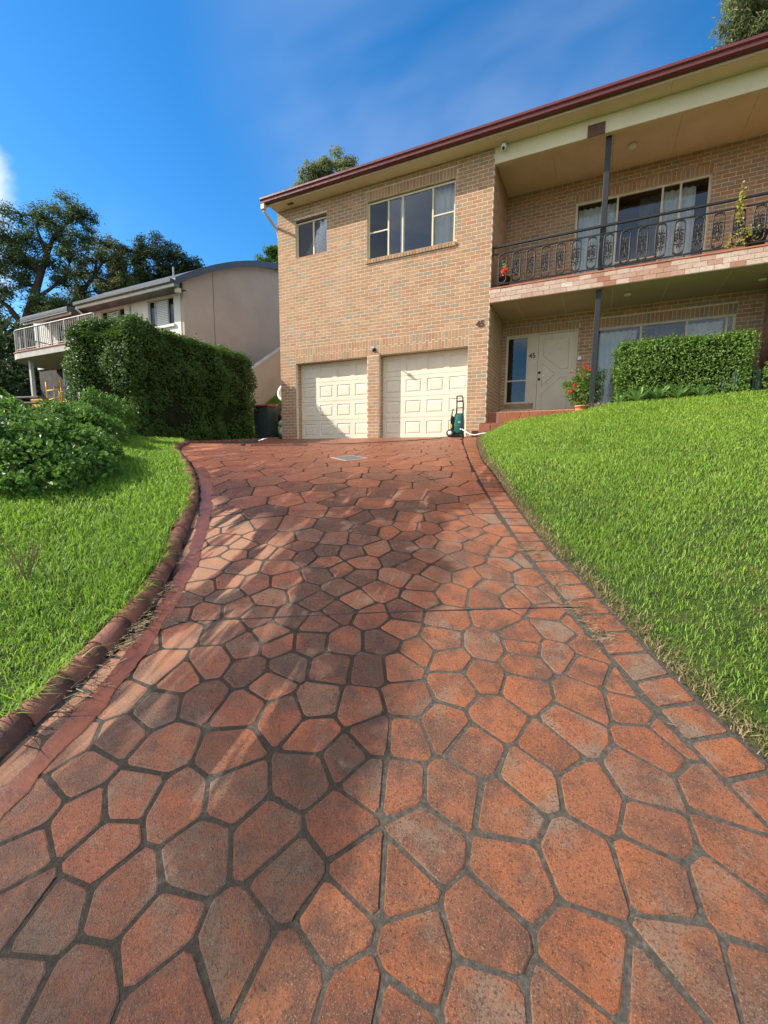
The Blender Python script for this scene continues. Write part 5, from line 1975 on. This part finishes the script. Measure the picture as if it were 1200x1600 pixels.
MB().tube([(-.16, 0, .07), (-.32, .02, .12), (-.38, .02, .13)], [.014, .012, .01], 8).build('lance', M['grey_metal'], gn, True)
mb = MB().tube([(-2.96, 10.235, wz + .18), (-2.85, 10.15, wz + .12), (-2.72, 10.08, wz + .05), (-2.58, 10.02, wz + .03), (-2.42, 9.98, wz + .06), (-2.25, 9.98, float(lawn_z(-2.25, 9.98)) + .03), (-2.0, 10.05, float(lawn_z(-2.0, 10.05)) + .02)], .012, 8)
mb.build('garden_hose', M['white'], None, True, label='pale garden hose running from the pressure washer into the lawn', cat='hose')
# drain cover
dcx, dcy, da = -3.34, 5.63, rad(-24)
dcz = float(G(dcx, dcy))
dc = empty('drain_cover', (dcx, dcy, dcz), label='flat grey concrete drain cover set in the driveway', cat='drain cover')
def drect(h0, h1):
    return ccw([(dcx + x * math.cos(da) - y * math.sin(da), dcy + x * math.sin(da) + y * math.cos(da)) for x, y in ((h0, h0), (h1, h0), (h1, h1), (h0, h1))])
for nm, hs2, rg, mt in (('rim', .20, [(0, -.01), (.003, .0060)], 'concrete'), ('slab', .178, [(0, .004), (.004, .0078)], 'asphalt')):
    vs, fs = stone_geo(drect(-hs2, hs2), (dcx, dcy, dcz), 0, rg)
    me = bpy.data.meshes.new(nm); me.from_pydata(vs, [], fs)
    link_mesh(nm, me, M[mt], dc)

# ------------------------------------------------------------------ beside the garage
bz = 2.04
bn = empty('wheelie_bin', (-9.72, 11.15, bz), rad(4), label='dark wheelie bin with red lid beside the garage corner', cat='bin')
MB().prism([(-.22, .08), (.24, .08), (.29, 1.08), (-.28, 1.08)], 'x', -.27, .27).build('body', M['bin'], bn)
MB().prism([(-.33, 1.085), (.31, 1.085), (.30, 1.13), (0, 1.18), (-.30, 1.13)], 'x', -.30, .30).build('lid', M['red'], bn)
for sx_ in (-.2, .2):
    MB().lathe((sx_, .24, .1), [(.08, -.03), (.1, -.02), (.1, .02), (.08, .03)], 14, 'x').build('wheel', M['blackplastic'], bn, True)
MB().box(-.03, .02, -.262, -.255, .78, .83).box(-.03, .02, -.248, -.242, .68, .72).build('sticker', M['white'], bn)
terr_w = float(terrain_z(-9.2, 11.7))
for k, (x, y, z, rx, rz_, lb) in enumerate(((-9.15, 11.5, 2.95, .2, .19, 'knotted white rubbish bag on top of the pile beside the bin'),
                                            (-9.22, 11.5, 2.66, .24, .13, 'flat white rubbish bag in the middle of the pile beside the bin'),
                                            (-9.2, 11.45, 2.36, .23, .19, 'white rubbish bag at the bottom of the pile beside the bin'))):
    mb = MB().sphere((0, 0, 0), (rx, .18, rz_), 16, 10)
    mb.v = [(a + .02 * math.sin(9 * b + 5 * c + k), b, c + .025 * math.sin(11 * a + 7 * b + k)) for a, b, c in mb.v]
    o = mb.build('rubbish_bag', M['white'], None, True, label=lb, cat='bag', group='rubbish bags piled beside the bin')
    o.location = (x, y, z)
# curved white play slide
sd = empty('play_slide', (-9.55, 12.2, 3.0), label='curved white chute of a play slide behind the bin', cat='slide')
cpts = []
for k in range(26):
    a = rad(60) + rad(250) * k / 25
    cpts.append((.42 * math.cos(a) + .12, .1 - .5 * k / 25, .33 * math.sin(a) + .72))
cpts += [(.42, -.42, .30), (.72, -.45, .10)]
V, F = [], []
for k, p in enumerate(cpts):
    d = Vector(cpts[min(k + 1, len(cpts) - 1)]) - Vector(cpts[max(k - 1, 0)])
    n_ = Vector((0, -1, 0)).cross(d).normalized()
    for yy, o_ in ((-.16, .07), (-.13, .0), (.13, .0), (.16, .07), (.17, .05), (.13, -.025), (-.13, -.025), (-.17, .05)):
        V.append((p[0] + n_.x * o_, p[1] + yy, p[2] + n_.z * o_))
for k in range(len(cpts) - 1):
    for j in range(8):
        F.append((k * 8 + j, k * 8 + (j + 1) % 8, (k + 1) * 8 + (j + 1) % 8, (k + 1) * 8 + j))
MB().add(V, F).build('chute', M['white'], sd, True)
MB().tube([(-.2, .0, .4), (-.22, .0, -.6)], .03, 8).tube([(.3, -.2, .35), (.3, -.2, -.6)], .03, 8).build('support', M['white'], sd, True)
shrub('purple_plant', (-10.1, 12.0, 2.6), [(-10.1, 12.0, 3.0, .35, .3, .3), (-9.75, 12.0, 2.95, .3, .25, .22)], 1600, .09, M['purple'], 'purple leaved plant behind the wheelie bin', aspect=.35)
shrub('dry_palm', (-9.05, 11.2, 2.1), [(-9.0, 11.05, 3.05, .25, .12, .1)], 160, .22, M['straw'], 'dry palm fronds against the garage corner', cat='palm', aspect=.06)
# rising bank and sloping rendered wall between the houses
rwm = empty('side_wall_ramp', (-12.0, 13.0, 3.0), label='low beige rendered wall stepping up between the two houses', cat='wall')
MB().prism([(-1.2, -1.0), (4.5, -1.0), (4.5, 3.6), (2.2, 3.2), (.2, 1.92), (-1.2, 1.05)], 'x', -.1, .1).build('wall', M['render'], rwm)
MB().prism([(-1.2, 1.055), (.2, 1.925), (2.2, 3.205), (4.5, 3.605), (4.5, 3.66), (2.2, 3.265), (.2, 1.985), (-1.2, 1.115)], 'x', -.13, .13).build('coping', M['concrete'], rwm)
bgx = np.arange(-14, -8.8, .2); bgy = np.arange(11.6, 17, .2)
cnd = rng.uniform((-12.2, 11.8), (-8.9, 15), (26000, 2))
pts = np.stack([cnd[:, 0], cnd[:, 1], terrain_z(cnd[:, 0], cnd[:, 1])], 1)
blades('bank_grass', pts, rng.uniform(.06, .16, len(pts)), rng.uniform(.008, .016, len(pts)), 1.0, M['grass_l'], label='grass bank rising between the two houses', cat='grass', kind='stuff')

# ------------------------------------------------------------------ the neighbour's house
NX, NY = -14.05, 11.8
nb = empty('neighbour_house', (NX - 4, NY, 2.6), label='neighbouring house with curved dark roof, beige end wall and white front', cat='house')
NOFF = Vector((NX - 4, NY, 2.6))


def npart(mb, name, mat, parent=None, smooth_on=False, **kw):
    mb.v = [(x - NOFF.x, y - NOFF.y, z - NOFF.z) for x, y, z in mb.v]
    return mb.build(name, mat, parent or nb, smooth_on, **kw)


def arc(y, base=7.72):
    return base + 2.95 * (1 - ((y - 20) / 8.75) ** 2)


ay = list(np.linspace(11.82, 28.0, 26))
npart(MB().prism([(11.82, 2.0)] + [(y, arc(y) - .16) for y in ay] + [(28.0, 2.0)], 'x', NX - .15, NX), 'end_wall', M['render'])
npart(MB().box(NX - .001, NX + .006, 13.24, 13.262, 4.5, arc(13.25) - .17), 'control_joint', M['brown'])
ry = list(np.linspace(11.30, 28.6, 30))
XN2 = -19.65
rf = npart(MB().prism([(y, arc(y) + .02) for y in ry] + [(y, arc(y) - .155) for y in ry[::-1]], 'x', XN2, NX + .22), 'roof', M['nbroof'], smooth_on=False)
npart(MB().prism([(y, arc(y) + .035) for y in ry] + [(y, arc(y) - .22) for y in ry[::-1]], 'x', NX + .221, NX + .27), 'barge', M['nbroof'], rf)
npart(MB().tube([(NX - .05, 11.5, 7.9), (NX - .05, 11.5, 8.25)], .03, 6), 'vent_pipe', M['nbgutter'], rf)
npart(MB().box(NX + .05, NX + .2, 11.42, 11.6, 7.35, 7.52, .01), 'soffit_box', M['cream'])
gq = [(11.30, 7.59), (11.16, 7.59), (11.14, 7.61), (11.13, 7.71), (11.16, 7.73), (11.30, 7.73)]
npart(MB().prism(gq, 'x', XN2, NX + .2), 'gutter', M['nbroof'])
npart(MB().box(XN2, NX + .2, 11.24, 11.298, 7.49, 7.588), 'fascia', M['nbwhite'])
npart(MB().box(XN2, NX + .2, 11.30, NY + .02, 7.50, 7.53), 'eave', M['nbroof'])
npart(MB().prism([(10.9, 7.28), (10.9, 7.50), (16, 8.6), (16, 8.4)], 'x', -23.2, XN2 - .01), 'lower_roof', M['nbroof'])
npart(MB().prism([(a - .25, b - .27) for a, b in gq], 'x', -23.2, XN2 - .005), 'gutter', M['nbroof'])
npart(MB().box(-23.2, XN2 - .005, 10.99, 11.045, 7.22, 7.318), 'fascia', M['nbwhite'])
npart(MB().tube([(XN2 + .05, 11.2, 7.5), (XN2 + .2, 11.5, 7.2), (XN2 + .2, 11.75, 7.1), (XN2 + .2, 11.75, 5.7)], .05, 8), 'downpipe', M['nbgutter'], smooth_on=True)
# front wall with openings
NW1 = (-16.0, -14.55, 6.45, 7.45); NW2 = (-18.95, -17.4, 6.2, 7.45); NDR = (-22.2, -20.4, 5.7, 7.3)
hs_ = [NW1, NW2, NDR]
xsb = sorted({-24.0, NX - .15, *[h[i] for h in hs_ for i in (0, 1)]})
zsb = sorted({5.5, 7.6, *[h[i] for h in hs_ for i in (2, 3)]})
mb = MB()
for xa, xb in zip(xsb[:-1], xsb[1:]):
    for za, zb in zip(zsb[:-1], zsb[1:]):
        if not any(h[0] <= (xa + xb) / 2 <= h[1] and h[2] <= (za + zb) / 2 <= h[3] for h in hs_):
            mb.box(xa, xb, NY, NY + .2, za, zb)
npart(mb, 'front_wall', M['nbwhite'])
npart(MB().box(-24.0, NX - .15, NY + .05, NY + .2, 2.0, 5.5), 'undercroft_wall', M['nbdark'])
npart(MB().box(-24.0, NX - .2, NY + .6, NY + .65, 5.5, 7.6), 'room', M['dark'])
for h in (NW1, NW2, NDR):
    wn = npart(MB().box(h[0], h[1], NY + .06, NY + .12, h[3] - .05, h[3]), 'window', M['nbgutter'])
    npart(MB().box(h[0], h[1], NY + .055, NY + .12, h[2], h[2] + .05).box(h[0], h[0] + .05, NY + .06, NY + .12, h[2] + .05, h[3] - .05).box(h[1] - .05, h[1], NY + .06, NY + .12, h[2] + .05, h[3] - .05), 'frame', M['nbgutter'], wn)
    wdt_ = h[1] - h[0]
    a, b = h[0] + wdt_ * .27, h[0] + wdt_ * .74
    for p0, p1 in ((h[0] + .05, a), (b, h[1] - .05)):
        npart(MB().box(p0, p1, NY + .085, NY + .09, h[2] + .05, h[3] - .05), 'pane', M['glass_dark'], wn)
    npart(MB().box(a - .03, a, NY + .02, NY + .1, h[2] + .05, h[3] - .05).box(b, b + .03, NY + .02, NY + .1, h[2] + .05, h[3] - .05), 'mullion', M['nbgutter'], wn)
    nl = 14
    for k in range(nl):
        z = h[2] + .07 + (h[3] - h[2] - .14) * k / nl
        npart(MB().prism([(NY + .05, z), (NY + .06, z), (NY + .09, z + .062), (NY + .08, z + .062)], 'x', a, b), 'slat', M['white'], wn)
    npart(MB().box(h[0] - .08, h[1] + .05, NY - .06, NY - .002, h[2] - .1, h[2] - .002), 'sill', M['nbwhite'], wn)
npart(MB().box(-17.1, -17.0, NY - .06, NY - .002, 5.7, 7.5), 'wall_post', M['nbgutter'])
M['nbrail'] = simple('grey_railing', (.22, .22, .22), .5, .1, 6)
# balcony with rounded end
def bal_path(r_in=0.0):
    p = [(-16.2, 9.8 + r_in), (-21.2, 9.8 + r_in)]
    R_ = 1.5 - r_in
    for k in range(1, 13):
        a = rad(90) * k / 12
        p.append((-21.2 - R_ * math.sin(a), 9.8 + 1.5 - R_ * math.cos(a)))
    p.append((-22.7 + r_in, NY - .01))
    return p
bpth = bal_path()
sl2 = npart(MB().prism(bpth + [(-16.2, NY - .01)], 'z', 5.38, 5.62), 'balcony_slab', M['concrete'])
npart(MB().prism(bal_path(-.03) + [(-16.2, NY - .01)], 'z', 5.622, 5.655), 'slab_edge', M['tile'], sl2)
rp_ = resample(bal_path(.06), .13)
rl = npart(MB().tube([(x, y, 6.50) for x, y in rp_], .03, 8), 'railing', M['nbrail'], smooth_on=True)
npart(MB().tube([(x, y, 5.74) for x, y in rp_], .018, 6), 'bottom_rail', M['nbrail'], rl, True)
for k, (x, y) in enumerate(rp_):
    if k % 7 == 0:
        npart(MB().box(x - .025, x + .025, y - .025, y + .025, 5.656, 6.49), 'railing_post', M['nbrail'], rl)
    else:
        npart(MB().box(x - .009, x + .009, y - .009, y + .009, 5.74, 6.48), 'baluster', M['nbrail'], rl)
for x, y in ((-21.1, 10.15), (-20.9, 11.3), (-17.6, 10.0)):
    npart(MB().box(x - .06, x + .06, y - .06, y + .06, 2.4, 5.378), 'post', M['nbgutter'])

# things stored under the balcony
cz_ = 3.2
cr = empty('yellow_crate', (-20.75, 10.25, 3.38), rad(10), label='yellow plastic crate under the neighbouring balcony', cat='crate')
MB().box(-.3, .3, -.2, .2, 0, .03).box(-.3, .3, -.2, -.17, .03, .42).box(-.3, .3, .17, .2, .03, .42).box(-.3, -.27, -.17, .17, .03, .42).box(.27, .3, -.17, .17, .03, .42).build('shell', M['yellow'], cr)
MB().box(-.32, .32, -.22, -.201, .36, .42).box(-.32, .32, .201, .22, .36, .42).build('rim', M['yellow'], cr)
fr_ = empty('scaffold_trestle', (-20.4, 10.55, 3.3), rad(5), label='yellow tubular scaffold frame under the neighbouring balcony', cat='frame')
for x in (-.45, .45):
    MB().tube([(x, 0, 0), (x, 0, 1.3)], .03, 8).tube([(x, .5, 0), (x, .5, 1.3)], .03, 8).build('upright', M['yellow'], fr_, True)
MB().tube([(-.45, 0, .5), (.45, 0, .62)], .025, 6).tube([(-.45, 0, .9), (.45, 0, .9)], .025, 6).tube([(-.45, .5, .5), (.45, .5, .5)], .025, 6).build('brace', M['yellow'], fr_, True)
ch = empty('folding_chair', (-20.6, 10.9, 4.0), rad(-30), label='grey metal folding chair stacked behind the yellow frame', cat='chair')
MB().box(-.22, .22, -.2, .22, .38, .41, .008).build('seat', M['grey_metal'], ch)
MB().prism([(.2, .42), (.23, .42), (.40, .98), (.37, .98)], 'x', -.2, .2).build('backrest', M['grey_metal'], ch)
for sx_ in (-.2, .2):
    for y0 in (-.2, .22):
        MB().tube([(sx_, y0, .38), (sx_, y0 * 1.3, -.6)], .013, 6).build('leg', M['grey_metal'], ch)
MB().box(-.2, .2, -.02, .02, 0, .8).build('leaning_panel', M['asphalt'], None, label='grey sheet leaning against the undercroft wall', cat='sheet').location = (-20.9, 11.7, 4.5)
# ladder and stacked boards at the far left
ld = empty('ladder', (-13.2, 6.05, 2.3), label='aluminium ladder sloping down at the left edge', cat='ladder')
A0, B0 = Vector((-1.6, -.55, 1.25)), Vector((.60, .22, .14))
A1, B1 = Vector((-1.6, -.85, 1.05)), Vector((.30, .06, .16))
for a, b in ((A0, B0), (A1, B1)):
    MB().bar(a, b, .03, .07).build('rail', M['grey_metal'], ld)
for k in range(9):
    q = .04 + k * .115
    MB().tube([A0.lerp(B0, q), A1.lerp(B1, q)], .014, 6).build('rung', M['grey_metal'], ld)
for k in range(5):
    o = MB().box(-1.6, 1.4, -.12, .12, 0, .045, .004).build('timber_board', M['timber'], None, label=('topmost', 'second', 'third', 'fourth', 'lowest')[k] + ' board of the grey timber stack at the left edge', cat='board', group='grey boards stacked at the left edge')
    o.location = (-16.2 + .25 * (k % 3), 7.0 + .03 * k, 3.22 - .16 * k)
    o.rotation_euler = (0, 0, rad(14 + 3 * (k % 2)))
bl_ = MB().box(-1.5, 1.3, -.08, .08, -1, 3.02 - 2.4 - .0).build('board_trestle', M['nbdark'], None, label='dark low trestle wall under the stacked boards', cat='trestle')
bl_.location = (-16.1, 7.15, 2.3); bl_.rotation_euler = (0, 0, rad(15))

# ------------------------------------------------------------------ trees
def tree(name, base, limbs, clusters, n_, size, mat, label, aspect=.4, fill=.9, flat=.55, twig=5, droop=.3, **kw):
    base = Vector(base)
    root = empty(name, base, label=label, cat='tree', **kw)
    tr = MB()
    nodes = []
    for lm in limbs:
        pts = [Vector(p[:3]) - base for p in lm]
        rs = [p[3] for p in lm]
        tr.tube(pts, rs, 8)
        for a, b in zip(pts[:-1], pts[1:]):
            for q in (0, .5, 1): nodes.append(a.lerp(b, q))
    sub = []
    for c in clusters:
        cc = Vector(c[:3]) - base
        r = c[3]
        nd = min(nodes, key=lambda v: (v - cc).length + (2 if v.z > cc.z + .3 else 0))
        mid = nd.lerp(cc, .55) + Vector((random.uniform(-.2, .2), random.uniform(-.2, .2), .15)) * r
        tr.tube([nd, mid, cc], [.09 * min(1, r), .055 * min(1, r), .025], 6)
        for k in range(twig):
            v = Vector((random.gauss(0, 1), random.gauss(0, 1), random.gauss(.15, .75 * flat + .2))).normalized()
            tip = cc + v * r * random.uniform(.5, 1.15)
            tr.tube([mid, mid.lerp(tip, .5) + Vector((0, 0, .08 * r)), tip], [.04 * min(1, r), .02, .008], 5)
            sub.append((*tip, r * random.uniform(.28, .6)))
        sub.append((*cc, r * .5))
    tr.build('trunk', M['tree_bark'], root, True)
    S = np.array(sub)
    wts = S[:, 3] ** 2
    idx = rng.choice(len(S), n_, p=wts / wts.sum())
    d = rng.normal(0, 1, (n_, 3)); d /= np.linalg.norm(d, axis=1)[:, None]
    rr_ = rng.random(n_) ** .5 * (1 + .5 * rng.random(n_) ** 4)
    P_ = S[idx, :3] + d * rr_[:, None] * S[idx, 3][:, None] * np.array((1.15, 1.15, flat))
    link_mesh('crown', leaf_mesh('crown', P_, d * .4 + np.array((0, 0, .8)), size, aspect, droop), mat, root)
    return root


T1 = [(-32.8,14.9,3.2,.42),(-32.8,15.0,5.9,.36),(-32.8,15.2,7.8,.32),(-32.6,15.5,9.4,.29),(-32.2,15.9,11.0,.25),(-31.9,16.3,12.6,.2),(-31.6,16.6,13.8,.16)]
tree('tall_tree', T1[0][:3], [T1, [(-31.6,16.6,13.8,.15),(-31.2,16.9,15.0,.11),(-30.6,17.4,15.8,.07),(-29.7,17.9,16.4,.04)], [(-31.9,16.3,12.6,.14),(-32.8,16.0,13.8,.1),(-33.5,15.8,14.6,.06)],
                             [(-32.6,15.5,9.4,.2),(-33.5,15.2,10.6,.14),(-34.3,14.9,11.2,.1)], [(-31.6,16.6,13.8,.12),(-32.2,16.5,15.4,.07),(-32.4,16.6,16.3,.04)], [(-32.2,15.9,11.0,.14),(-31.2,16.5,11.8,.09),(-30.4,16.9,12.4,.05)]],
     [(-31.8,16.8,16.0,1.0),(-30.4,17.5,16.3,1.0),(-29.6,17.9,15.9,.8),(-33.3,16.1,16.0,1.0),(-34.2,15.5,15.0,1.2),(-32.6,16.3,14.8,.9),(-31.0,17.0,14.7,.8),(-33.8,15.5,13.2,1.2),(-30.2,17.3,13.9,.8),(-34.2,15.1,11.6,1.1),(-30.6,16.9,12.2,.8),(-35.0,14.6,13.2,1.3),(-34.6,14.7,9.6,1.2),(-31.3,16.4,10.4,.9),(-32.9,15.9,12.0,.7),(-30.9,16.2,9.0,1.0),(-33.6,15.0,8.2,1.0),(-35.5,14.2,15.2,1.3),(-32.2,16.2,13.6,1.0),(-31.2,16.8,13.2,.9),(-32.0,16.0,11.0,.8),(-30.2,16.6,10.6,1.0),(-29.9,16.4,9.0,1.0),(-31.9,15.4,8.2,1.1),(-35.4,14.2,11.0,1.3),(-29.4,17.6,14.8,.8)],
     46000, .15, M['tree_far'], 'tall spreading tree with open layered crown at the left edge', flat=.7, twig=13)
T2 = [(-34.9,19.0,3.4,.3),(-34.8,19.1,9.0,.24),(-34.5,19.4,12.0,.2),(-34.0,19.8,12.9,.17),(-33.2,20.4,14.2,.12),(-32.7,20.8,15.2,.07)]
tree('olive_tree', T2[0][:3], [T2, [(-33.2,20.4,14.2,.09),(-32.0,20.9,13.6,.05)], [(-33.2,20.4,14.2,.08),(-33.0,20.7,15.9,.05),(-32.8,20.9,17.0,.03)]],
     [(-34.1,20.1,15.4,.9),(-33.0,20.8,15.9,.8),(-32.0,21.1,15.3,.9),(-34.6,19.8,14.5,.9),(-33.1,20.5,14.4,.9),(-31.7,21.1,14.2,.9),(-34.2,19.7,13.1,.9),(-35.2,19.0,11.6,1.0),(-32.2,20.6,12.9,.9),(-35.9,18.6,11.0,1.0),(-36.9,18.0,10.4,1.1),(-34.4,19.0,10.2,1.1),(-33.0,20.0,11.4,1.0),(-31.2,20.8,12.4,1.0),(-33.6,20.2,12.2,.9),(-32.6,20.8,16.6,.7),(-31.0,21.3,13.4,.9)],
     27000, .15, M['tree_olive'], 'olive green open tree between the tall tree and the dark dense tree', flat=.75, twig=12)
T3 = [(-32.2,22.9,3.6,.4),(-32.2,22.9,12.7,.3),(-32.2,23.2,15.1,.2),(-32.1,23.5,16.5,.1)]
tree('dark_tree', T3[0][:3], [T3, [(-32.2,23.0,13.5,.18),(-31.0,23.8,15.0,.12),(-29.6,24.6,15.8,.06)], [(-32.2,22.9,13.0,.15),(-33.3,22.8,15,.08)]],
     [(-33.1,23.1,16.9,.9),(-32.0,23.7,17.3,.9),(-30.9,24.1,16.9,.9),(-30.0,24.5,16.4,.9),(-33.6,22.7,15.9,1.0),(-32.2,23.4,16.0,1.1),(-30.6,24.1,15.7,1.1),(-29.1,24.9,15.8,.9),(-33.0,22.8,14.7,1.2),(-31.2,23.7,14.8,1.2),(-29.7,24.5,15.1,1.1),(-28.3,25.2,15.5,.7),(-33.9,22.3,14.0,1.2),(-28.9,24.7,14.6,1.0),(-31.8,23.2,13.4,1.3),(-30.2,24.0,13.6,1.3),(-33.6,22.2,12.6,1.2)],
     36000, .17, M['tree_dark'], 'dark dense rounded tree behind the neighbouring roof', flat=.85, twig=10)
E1b = (-23.6, 37.0, 6.0)
tree('gum_tree', E1b, [[(*E1b, .45), (-23.8, 37, 20, .3), (-24.0, 37, 27.2, .1)], [(-23.8, 37, 22, .15), (-25.3, 36.4, 26.8, .06)], [(-23.8, 37, 23, .13), (-22.8, 37.6, 27.4, .05)]],
     [(-24.4,36.9,27.9,1.1),(-25.4,36.3,27.3,1.0),(-23.1,37.5,28.0,1.1),(-26.1,35.8,26.4,1.0),(-23.9,36.9,27.0,1.2),(-22.4,37.8,27.7,1.0),(-25.5,35.9,25.4,1.1),(-23.0,37,25.5,1.4)],
     11000, .26, M['gum'], 'small gum tree crown rising behind the middle of the roof', aspect=.3, flat=.8, droop=1.4, twig=7)
E2b = (8.6, 42.4, 8.0)
tree('gum_tree', E2b, [[(*E2b, .6), (8.6, 42.4, 26, .4), (8.4, 42.3, 33, .15)], [(8.6, 42.4, 27, .2), (6.8, 41.5, 31.5, .08)]],
     [(7.4,41.7,32.2,1.3),(8.5,42.2,32.8,1.3),(6.6,41.2,31.2,1.0),(8.4,41.9,31.2,1.3),(6.4,41.2,32.9,1.1),(7.2,41.8,34.2,1.3),(8.6,42.5,34.6,1.5),(9.8,42.9,33.4,1.5),(7.3,41.4,30.3,1.1),(9.2,42.4,30.5,1.4),(10.6,43.2,35,1.5)],
     15000, .34, M['gum'], 'large drooping gum tree at the top right corner above the roof', aspect=.22, flat=1.0, droop=2.2, twig=8)
E3b = (-20.6, 25.8, 5.5)
tree('round_tree', E3b, [[(*E3b, .3), (-20.8, 25.6, 12, .2), (-20.9, 25.5, 15.4, .06)]],
     [(-21.1,25.3,15.2,.6),(-20.7,25.6,15.7,.6),(-21.5,25.1,14.8,.6),(-20.4,25.8,14.9,.8),(-21.0,25.4,14.2,.9)],
     4500, .17, M['bush'], 'bright green tree top between the curved roof and the brick house', flat=.9)
# dark shrubbery beyond the balcony
shrub('dark_shrubbery', (-27, 11.5, 3.0), [(-26.5,11.2,4.4,2.0,1.6,1.7),(-28.5,11.5,5.0,2.2,1.8,2.2),(-30,13,6,2.5,2,2.8),(-25.2,11.8,3.8,1.5,1.4,1.2),(-28,14,6.8,2.2,2,2.0)],
      9000, .26, M['tree_dark'], 'dark shaded shrubbery beyond the curved balcony at the left edge', aspect=.5, r0=.08)
shrub('dark_shrubbery', (-23, 9.6, 2.9), [(-23.2,9.4,3.6,1.0,.9,.8),(-24.4,9.2,3.9,1.2,1.0,1.0),(-21.9,9.1,3.2,.7,.6,.45)],
      5000, .16, M['hedge'], 'low dark bushes below the curved balcony at the left edge', aspect=.5, r0=.05)
